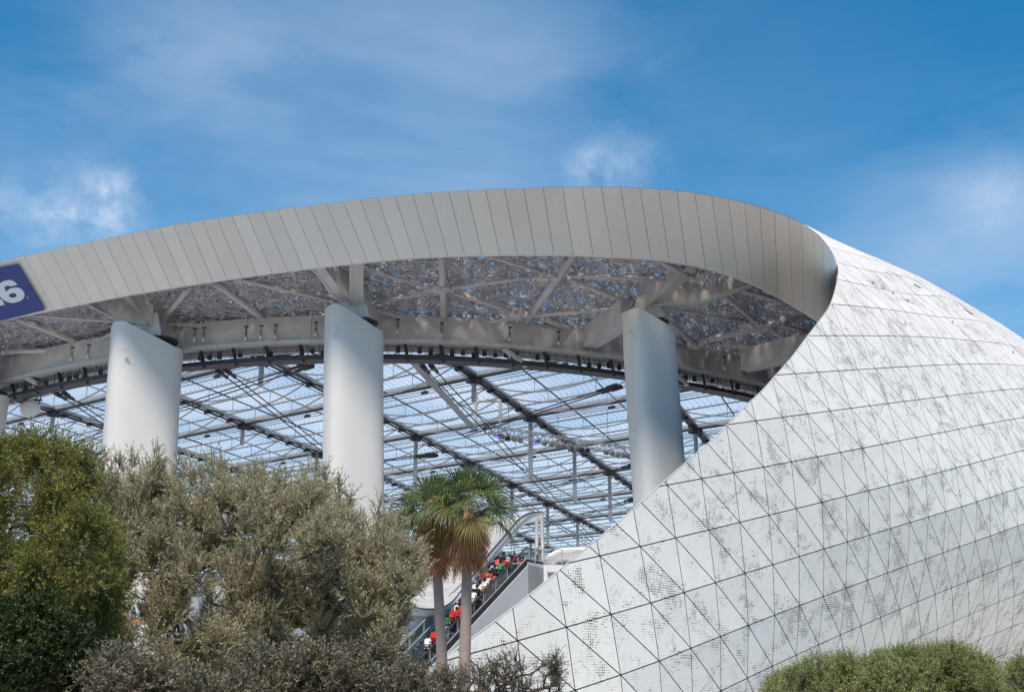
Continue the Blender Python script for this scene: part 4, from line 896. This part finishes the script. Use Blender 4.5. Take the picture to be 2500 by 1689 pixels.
def place(root, me_set, sh, bt, btc, hk, hc, sk):
    for nm, key, m in (('body', 'body', pm('skin', sk, .55)), ('shirt', 'shirt', pm('shirt_cloth', sh)), (bt, bt, pm('trouser_cloth', btc)), (hk, hk, pm('hair', hc, .6))):
        me = me_set[key].copy(); me.materials.clear(); me.materials.append(m); o = bpy.data.objects.new(nm, me); COL.objects.link(o); o.parent = root
    sh_ = MB()
    for s in (-1, 1): sh_.box((s * .103, .07, .035), .10, .27, .07)
    sh_.build('shoes', pm('shoe', (.5, .5, .5) if random.random() < .5 else (.03, .03, .03)), None).parent = root
yaw = -math.atan2(tv[0], tv[1])
for i, (x, y, side, po, sh, bt, btc, hk, hc, lab) in enumerate(PEO):
    x = 900 + x / 2.666; y = 1100 + y / 2.666; h = 1.70 + .08 * ((i * 37) % 5 - 2) / 2; sc = h / 1.75; best = None
    for Yd in np.linspace(70, 90, 801):
        p = PY(x, y, Yd); w_ = (p[:2] - P0) @ tv; e_ = abs(p[2] - h - float(stz(w_)))
        if best is None or e_ < best[0]: best = (e_, p, w_)
    e_, p, w_ = best; s_ = float((p[:2] - P0) @ nv2); sc_ = np.clip(s_, -.95, .95); q = P0 + tv * w_ + nv2 * sc_
    r_ = empty('person', (q[0], q[1], float(stz(w_))), yaw + random.uniform(-.2, .2)); r_.scale = (sc * 1.05, sc * 1.05, sc); tag(r_, lab, 'person', 'people riding the escalator')
    place(r_, poses[po], sh, bt, btc, hk, hc, SKN[i % 4])
PL = [(922, 655, 86.2, 0, (.03, .02, .16), 'trousers', JEAN, 'hair', GREYH, 'person in navy top at the left of the landing'), (950, 660, 86.0, 2, (.6, .02, .05), 'trousers', BLK, 'hair', HAIRB, 'person in red and black top with black hair on the landing'),
      (984, 683, 87.5, 0, RED, 'shorts', JEAN, 'long_hair', HAIRB, 'person with long dark hair and red top on the landing'), (1003, 684, 87.2, 3, (.7, .02, .02), 'trousers', (.35, .35, .36), 'hair', HAIRB, 'person in bright red shirt and grey trousers on the landing'),
      (1099, 677, 88.0, 4, (.42, .30, .06), 'trousers', BLK, 'hair', HAIRB, 'person in mustard vest and black trousers standing alone on the landing'), (1046, 745, 90.5, 2, RED, 'trousers', BLK, 'hair', HAIRB, 'person in red shirt far back on the landing behind the rail'),
      (1078, 752, 90.5, 0, BLK, 'trousers', BLK, 'hair', HAIRB, 'person in black clothes far back beside the mustard vest'), (1174, 762, 88.2, 0, (.65, .10, .02), 'trousers', (.5, .03, .02), 'hair', HAIRB, 'person in orange and red clothes by the right end of the railing'), (1222, 745, 90, 0, (.5, .5, .5), 'trousers', BLK, 'hair', HAIRB, 'person whose dark head shows above the shell edge')]
for i, (x, y, Yd, po, sh, bt, btc, hk, hc, lab) in enumerate(PL):
    x = 900 + x / 2.666; y = 1100 + y / 2.666; p = PY(x, y, Yd); h = p[2] - zt
    if not 1.5 < h < 1.95:
        best = min((abs(PY(x, y, Y_)[2] - zt - 1.72), Y_) for Y_ in np.linspace(83, 100, 300)); Yd = best[1]; p = PY(x, y, Yd); h = 1.72
    r_ = empty('person', (p[0], p[1], zt), yaw + (1.5 if po == 4 else random.uniform(-.5, .5))); r_.scale = (1, 1, h / 1.75); tag(r_, lab, 'person', 'people on the landing'); place(r_, poses[po], sh, bt, btc, hk, hc, SKN[(i + 1) % 4])
# ------------------------------------------------------------------ palms
def leafmat(name, c1, c2, rough=.55, trans=.25, dark=(.5, 1.15)):
    m = bpy.data.materials.new(name); m.use_nodes = True; t = m.node_tree; b = t.nodes['Principled BSDF']; b.inputs['Roughness'].default_value = rough; b.inputs['Specular IOR Level'].default_value = .3
    g_ = N(t, 'ShaderNodeNewGeometry'); tcn = N(t, 'ShaderNodeTexCoord'); nz = noise(t, tcn.outputs['Object'], 1.1, 3, .6)
    f = math_n(t, 'ADD', math_n(t, 'MULTIPLY', g_.outputs['Random Per Island'], .5), math_n(t, 'MULTIPLY', maprange(t, nz, .35, .65), .5))
    c = mixc(t, f, c1, c2); r2 = math_n(t, 'FRACT', math_n(t, 'MULTIPLY', g_.outputs['Random Per Island'], 37.7))
    v = N(t, 'ShaderNodeVectorMath'); v.operation = 'SCALE'; lk(t, c, v.inputs[0]); lk(t, maprange(t, r2, 0, 1, *dark, False), v.inputs['Scale'])
    lk(t, v.outputs[0], b.inputs['Base Color'])
    tl = N(t, 'ShaderNodeBsdfTranslucent'); lk(t, v.outputs[0], tl.inputs[0]); mx = N(t, 'ShaderNodeMixShader', _Fac=trans); lk(t, b.outputs[0], mx.inputs[1]); lk(t, tl.outputs[0], mx.inputs[2]); lk(t, mx.outputs[0], t.nodes['Material Output'].inputs[0]); return m
M_frond = leafmat('palm_green', (.07, .12, .035), (.25, .28, .13), .45, .3, (.7, 1.3))
M_frond2 = leafmat('palm_yellowing', (.15, .15, .045), (.26, .20, .08), .5, .3, (.7, 1.2))
M_deadf = leafmat('palm_dead', (.42, .16, .07), (.80, .43, .24), .7, .15, (.55, 1.3))
M_bark = mat('palm_bark', (.34, .26, .225), .85, var=.25, scale=9, streak=(.6, .6, 7), bump=.6, bscale=14)
M_twig = mat('twig_bark', (.07, .05, .04), .8, var=.3, scale=5)
def frond(pr, d, up, L, spread, nseg, droop, pet, wid=.032, fold=.0, rr=None, tilt=0., roll=0.):
    d = d / np.linalg.norm(d); c0 = pr + d * pet - np.array([0, 0, .12 * pet]); d0 = d; d = d + np.array([0, 0, -tilt]); d /= np.linalg.norm(d); side = np.cross(d, up); side /= np.linalg.norm(side); nrm = np.cross(side, d); side, nrm = side * math.cos(roll) + nrm * math.sin(roll), nrm * math.cos(roll) - side * math.sin(roll); mb = MB(); c = c0
    mb.path([pr, pr + d0 * pet * .5 + [0, 0, .02], c], [.022, .016, .012], 4, False)
    an = np.linspace(-spread, spread, nseg); V, Q = [], []
    for i, a in enumerate(an):
        dr = d * math.cos(a) + side * math.sin(a) + nrm * (fold * abs(math.sin(a)) + rr.normal(0, .04)); dr /= np.linalg.norm(dr); l = L * (1 - .25 * (abs(a) / max(spread, .1)) ** 2) * rr.uniform(.9, 1.06); sv = np.cross(dr, nrm); sv /= np.linalg.norm(sv)
        pts = [c, c + dr * l * .3, c + dr * l * .58]; p = c + dr * l * .8; k = droop * rr.uniform(.5, 2.0)
        pts.append(p - np.array([0, 0, .10 * k * l])); pts.append(c + dr * l * (1 - .12 * k) - np.array([0, 0, .34 * k * l])); w = [.004, wid * .8, wid, wid * .55, .003]
        fo_ = nrm * (.25 * wid if i % 2 else -.25 * wid)
        b = len(V)
        for q, ww_ in zip(pts, w): V += [q - sv * ww_ + fo_, q + sv * ww_ - fo_]
        Q += [[b + 2 * j, b + 2 * j + 1, b + 2 * j + 3, b + 2 * j + 2] for j in range(4)]
    mb.add(V, Q); return mb
def palm(px, top_y, Y, basepx, crown_r, seed, lab, tr_r, skirt_len, nlive=27):
    rr = np.random.default_rng(seed); C = PY(px * D, top_y * D, Y); Bx = PY(basepx * D, 1500 * D, Y)[0]; root = empty('palm_tree', (Bx, Y, 0)); tag(root, lab, 'palm tree', 'fan palms side by side')
    zz = np.linspace(0, 1, 150); P = np.stack([Bx + (C[0] - Bx) * zz ** 1.3, np.full(150, Y), C[2] * zz], 1); r_ = tr_r * (1.25 - .35 * zz) * (1 + .05 * (np.arange(150) % 2)) + .10 * np.exp(-zz * 14); tk = MB(); tk.path(P, r_, 18); tk.build('trunk', M_bark, root, True)
    hd = MB(); hd.lathe(C + [0, 0, -.5], [(tr_r, -.4), (tr_r * 1.2, 0), (tr_r * .7, .4), (.03, .6)], 12); hd.build('crown_heart', M_deadf, root, True)
    ga = 2.39996
    for i in range(nlive):
        f = i / (nlive - 1); el = R(84 - 104 * f ** .85) + rr.normal(0, .06); az = i * ga + rr.normal(0, .15) + seed
        d = np.array([math.cos(az) * math.cos(el), math.sin(az) * math.cos(el), math.sin(el)]); up = np.array([-math.cos(az) * math.sin(el), -math.sin(az) * math.sin(el), math.cos(el)]) if abs(el) < 1.5 else np.array([math.cos(az + 2), math.sin(az + 2), .2])
        m_ = M_frond if f < .8 else (M_frond2 if rr.random() < .7 else M_frond)
        frond(C + d * .12, d, up, crown_r * .58, R(112 - 30 * f) * (.45 + .55 * min(1, f * 6 + .2)), 32, .35 + .75 * f, crown_r * (.30 + .24 * f), .027, .12, rr, .15 + .55 * f, rr.normal(0, .5)).build('frond', m_, root)
    for i in range(60):
        f = i / 59; az = i * ga; el = R(-50 - 26 * f ** .6) ; rad = tr_r * 1.3
        d = np.array([math.cos(az) * math.cos(el), math.sin(az) * math.cos(el), math.sin(el)]); st_ = C + np.array([math.cos(az) * rad, math.sin(az) * rad, -.35 - f * (skirt_len - 1.15)])
        up = np.array([math.cos(az), math.sin(az), .3]); frond(st_, d, up, 1.1 * rr.uniform(.65, 1.3), R(40), 20, .15, .28, .020, -.1, rr).build('dead_frond', M_deadf if (i > 5 or seed == 3) else M_frond2, root)
    return root
palm(984, 1163, 52.5, 1011, 2.3, 3, 'left palm with darker green fans and ragged brown skirt, trunk farther left', .205, 2.5, 25)
palm(1064, 1150, 50.5, 1053, 2.35, 8, 'right palm in front, taller bright crown above a full brown skirt', .21, 2.45, 26)

# ------------------------------------------------------------------ trees and shrubs
from mathutils import kdtree
def pip(px, py, poly):
    poly = np.asarray(poly, float); n = len(poly); ins = np.zeros(len(px), bool); j = n - 1
    for i in range(n):
        xi, yi = poly[i]; xj, yj = poly[j]; c = ((yi > py) != (yj > py)) & (px < (xj - xi) * (py - yi) / (yj - yi + 1e-12) + xi); ins ^= c; j = i
    return ins
def crown_points(poly, Y0, dep, n, rr, clump=38):
    poly = np.asarray(poly, float) * D; lo, hi = poly.min(0), poly.max(0); out = np.zeros((0, 3)); k = 0
    while len(out) < n and k < 60:
        x = rr.uniform(lo[0], hi[0], 4000); y = rr.uniform(lo[1], hi[1], 4000); m = pip(x, y, poly); x, y = x[m], y[m]
        Yd = Y0 + dep * rr.uniform(-1, 1, len(x)) * np.clip((y - lo[1]) / 160, .25, 1)
        a = (x - 1250) / F; b = (844.5 - y) / F; r = np.stack([a, cp - b * sp, sp + b * cp], 1); kf = Yd / r[:, 1]; P = r * kf[:, None]; P[:, 2] += CAMZ; P = P[P[:, 2] > .15]; out = np.vstack([out, P]); k += 1
    out = out[:n]
    m = max(12, len(out) // clump); cc = out[:m]; big = rr.uniform(.09, .25, m) * (Y0 / 19) ** .7
    k = rr.integers(0, m, n); P = cc[k] + rr.normal(0, 1, (n, 3)) * big[k][:, None] * np.array([.8, .8, 1.1]); q = proj(P); ok = pip(q[:, 0] / D, q[:, 1] / D, poly / D) & (P[:, 2] > .15)
    return P[ok]
def grow(root, pts, seed, pull=.35):
    rr = np.random.default_rng(seed); N_ = np.zeros((len(pts) + 6, 3)); par = np.full(len(pts) + 6, -1); plen = np.zeros(len(pts) + 6)
    c = pts.mean(0); st = [root, root * .8 + c * .2 + [0, 0, .1], root * .6 + c * .4, root * .45 + c * .55]
    for i, p in enumerate(st): N_[i] = p; par[i] = i - 1; plen[i] = 0 if i == 0 else plen[i - 1] + np.linalg.norm(p - st[i - 1])
    n = len(st); order = np.argsort(np.linalg.norm(pts - st[-1], axis=1) + rr.normal(0, .1, len(pts)))
    for i in order:
        p = pts[i]; dd = np.linalg.norm(N_[:n] - p, axis=1); below = (N_[:n, 2] > p[2] + .1) * .5
        j = int(np.argmin(dd + pull * plen[:n] * .35 + below)); N_[n] = p; par[n] = j; plen[n] = plen[j] + dd[j]; n += 1
    return N_[:n], par[:n]
def leaves(P, Dr, Ln, nl, ll, lw, rr, spread=.6, droop=0.):
    """P twig starts, Dr directions, Ln lengths: nl leaves on each twig, returned as diamond quads"""
    m = len(P); f = np.tile((np.arange(nl) + .5) / nl, m); idx = np.repeat(np.arange(m), nl); f = f + rr.uniform(-.02, .02, len(f))
    c = P[idx] + Dr[idx] * (Ln[idx] * f)[:, None]; c[:, 2] -= droop * f ** 2 * Ln[idx]
    rd = rr.normal(0, 1, c.shape); rd -= np.sum(rd * Dr[idx], 1, keepdims=True) * Dr[idx]; rd /= np.linalg.norm(rd, axis=1, keepdims=True)
    d = Dr[idx] * (1 - spread * .5) + rd * spread; d /= np.linalg.norm(d, axis=1, keepdims=True); s = np.cross(d, rr.normal(0, 1, c.shape)); s /= np.linalg.norm(s, axis=1, keepdims=True)
    l = ll * rr.uniform(.6, 1.25, len(c))[:, None]; w = lw * rr.uniform(.7, 1.3, len(c))[:, None]
    V = np.stack([c, c + d * l * .45 + s * w, c + d * l, c + d * l * .45 - s * w], 1); return V.reshape(-1, 3)
def plant(name, lab, cat, poly, Y0, dep, rootpx, nat, mats_, seed, tw=3, tl=(.2, .4), nl=24, ll=.045, lw=.005, spread=.55, upb=.5, r0=.09, group=None, extra=None, brk=1.):
    rr = np.random.default_rng(seed); pts = crown_points(poly, Y0, dep, nat, rr)
    if extra is not None: pts = np.vstack([pts, extra(rr)])
    rt = PY(rootpx * D, 1500, Y0); rt[2] = 0; N_, par = grow(rt, pts, seed); n = len(N_)
    # pipe model radius
    cnt = np.ones(n)
    for i in range(n - 1, 0, -1): cnt[par[i]] += cnt[i]
    rad = np.minimum(r0, .0024 * brk * cnt ** .43); o = empty(name, tuple(rt)); tag(o, lab, cat, group)
    i = np.arange(1, n); mid = (N_[i] + N_[par[i]]) / 2 + rr.normal(0, .03, (n - 1, 3)) * np.minimum(1, np.linalg.norm(N_[i] - N_[par[i]], axis=1))[:, None] * 1.2
    br_ = MB(); rp = np.minimum(rad[par[i]], rad[i] * 1.5); br_.tubes(N_[par[i]], mid, rp, 5, rad[i] * 1.1); br_.tubes(mid, N_[i], rad[i] * 1.1, 5, rad[i] * .9); 
    # twigs
    term = np.where(cnt < 12)[0]; term = term[term > 3]; T_ = np.repeat(term, tw); m = len(T_)
    bd = N_[T_] - N_[par[T_]]; bd /= np.linalg.norm(bd, axis=1, keepdims=True) + 1e-9
    Dr = bd * .55 + rr.normal(0, .48, (m, 3)) + np.array([0, 0, upb]); Dr /= np.linalg.norm(Dr, axis=1, keepdims=True); Ln = rr.uniform(tl[0], tl[1], m)
    off = rr.uniform(0, 1, m)[:, None]; P = N_[T_] * (1 - off * .6) + N_[par[T_]] * off * .6
    br_.tubes(P, P + Dr * Ln[:, None] * .8, .003 * brk, 3, .0012); br_.build('branches', M_twig, o)
    V = leaves(P, Dr, Ln, nl, ll, lw, rr, spread); fl = MB(); k = len(V) // 4; fl.addarr(V, np.arange(k * 4).reshape(-1, 4)); fl.build('foliage', mats_, o); return o
M_lt = leafmat('feathery_leaf', (.12, .15, .035), (.36, .33, .085), .5, .35, (.55, 1.25))
M_sh = leafmat('shrub_leaf', (.33, .30, .18), (.56, .51, .34), .6, .25, (.6, 1.2))
M_fg = leafmat('front_shrub_leaf', (.14, .125, .085), (.28, .245, .165), .6, .2, (.55, 1.2))
M_rb = leafmat('bush_leaf', (.19, .23, .08), (.44, .45, .19), .55, .3, (.55, 1.3))
def spikes(tops, Y0, h):
    def f(rr):
        out = []
        for x, y, l in tops:
            for k in range(9): out.append(PY((x + rr.normal(0, 5) * (1 + k * .35)) * D, (y + l * k / 9) * D, Y0 + rr.normal(0, .2)))
        return np.array(out)
    return f
plant('feathery_tree', 'feathery yellow green tree filling the left edge in front of the leftmost column', 'tree', [(-190, 1020), (-60, 985), (0, 1012), (40, 992), (75, 975), (100, 1010), (130, 1000), (165, 1020), (205, 1022), (222, 1075), (240, 1140), (262, 1230), (270, 1330), (262, 1440), (250, 1600), (-190, 1600)], 15.5, 2.0, -40, 3400, M_lt, 21,
      tw=5, tl=(.14, .34), nl=24, ll=.042, lw=.0075, spread=.75, upb=.15)
plant('plumed_shrub', 'big grey green shrub with plume like sprays in front of the columns, centre left', 'shrub', [(205, 1101), (228, 1081), (262, 1088), (296, 1068), (330, 1078), (352, 1066), (380, 1101), (420, 1094), (450, 1121), (478, 1101), (500, 1116), (545, 1124), (585, 1106), (610, 1116), (640, 1134), (655, 1114), (690, 1141), (700, 1108), (735, 1116), (765, 1151), (800, 1178), (826, 1221), (850, 1238), (862, 1206), (882, 1184), (905, 1231), (912, 1258), (945, 1262), (962, 1290), (958, 1330), (925, 1372), (930, 1410), (905, 1450), (870, 1500), (800, 1580), (250, 1580), (215, 1430), (235, 1300), (215, 1196)], 19.5, 2.3, 500, 6200, M_sh, 5,
      tw=6, tl=(.14, .36), nl=24, ll=.052, lw=.0058, spread=.5, upb=.75, extra=spikes([(352, 1026, 85), (300, 1034, 75), (262, 1046, 75), (500, 1046, 85), (545, 1071, 75), (690, 1086, 75), (735, 1071, 85), (770, 1096, 95), (800, 1126, 85), (455, 1066, 75), (905, 1191, 85), (950, 1236, 75), (240, 1046, 85), (410, 1051, 75), (575, 1075, 70), (628, 1092, 60), (865, 1150, 100), (930, 1300, 60), (820, 1175, 60)], 19.3, 1.))
plant('plumed_shrub', 'slender upright grey sprays rising behind the big shrub, between the two left columns', 'shrub', [(440, 1075), (480, 1040), (520, 1090), (600, 1075), (650, 1110), (705, 1080), (740, 1110), (760, 1150), (720, 1250), (450, 1250)], 22.5, .8, 600, 260, M_sh, 15,
      tw=4, tl=(.2, .4), nl=26, ll=.055, lw=.0062, spread=.45, upb=.8, extra=spikes([(478, 1028, 90), (205, 1008, 90), (600, 1068, 60), (650, 1075, 60), (712, 1060, 90), (690, 1080, 60), (425, 1052, 70), (880, 1158, 80)], 22.5, 1.))
M_dg = leafmat('dark_leaf', (.022, .04, .012), (.07, .10, .025), .5, .2, (.5, 1.3))
plant('dark_shrub', 'very dark green leafy shrub in the bottom left corner below the feathery tree', 'shrub', [(-120, 1400), (-20, 1370), (30, 1385), (80, 1350), (120, 1390), (165, 1405), (195, 1440), (225, 1500), (215, 1590), (-120, 1600)], 13.6, 1.1, 60, 1700, M_dg, 77,
      tw=5, tl=(.10, .24), nl=18, ll=.045, lw=.011, spread=.8, upb=.2)
plant('low_shrub', 'dull brown green shrub massed along the bottom in front of the big shrub', 'shrub', [(120, 1590), (140, 1575), (165, 1545), (190, 1500), (250, 1475), (310, 1500), (370, 1530), (440, 1520), (520, 1545), (560, 1480), (640, 1495), (700, 1462), (760, 1500), (820, 1475), (880, 1465), (930, 1500), (960, 1530), (985, 1600), (120, 1600)], 12.5, 1.5, 460, 2200, M_fg, 33,
      tw=4, tl=(.12, .26), nl=22, ll=.036, lw=.0075, spread=.7, upb=.35)
plant('sparse_shrub', 'thin dry twiggy shrub in front of the lower tip of the shell', 'shrub', [(950, 1560), (985, 1530), (1040, 1522), (1085, 1515), (1120, 1495), (1165, 1478), (1200, 1500), (1230, 1510), (1262, 1480), (1272, 1540), (1285, 1600), (950, 1600)], 15.0, 1.0, 1120, 620, M_fg, 44,
      tw=3, tl=(.10, .22), nl=13, ll=.028, lw=.005, spread=.7, upb=.5, brk=1.4)
plant('rounded_bush', 'rounded fine leaved green bush at the bottom right in front of the shell', 'bush', [(1725, 1600), (1735, 1568), (1752, 1538), (1775, 1536), (1800, 1508), (1826, 1512), (1852, 1492), (1890, 1500), (1922, 1488), (1950, 1506), (1978, 1502), (2000, 1484), (2016, 1492), (2034, 1472), (2060, 1474), (2095, 1482), (2130, 1470), (2165, 1466), (2200, 1482), (2235, 1492), (2262, 1515), (2275, 1600)], 33, 2.6, 2010, 3800, M_rb, 55,
      tw=5, tl=(.16, .42), nl=22, ll=.055, lw=.009, spread=.8, upb=.3)
plant('rounded_bush', 'darker green bush cut by the right edge at the bottom right corner', 'bush', [(2262, 1600), (2270, 1540), (2290, 1512), (2320, 1492), (2370, 1480), (2430, 1500), (2450, 1600)], 35, 2.0, 2350, 1200, M_rb, 66,
      tw=4, tl=(.18, .34), nl=24, ll=.05, lw=.010, spread=.8, upb=.3)
dl = MB(); c = PY(305 * D, 1411 * D, 17.2)
for k in range(7): a_ = rng.normal(0, .03, 3); dl.add([c + a_ + [-.025, 0, -.01], c + a_ + [0, .01, .025], c + a_ + [.03, 0, .01], c + a_ + [.01, -.01, -.025]], [[0, 1, 2, 3]])
tag(dl.build('dry_leaf_bunch', mat('orange_dry_leaf', (.45, .17, .04), .7)), 'small orange bunch of dry leaves caught in the shrub', 'leaves')
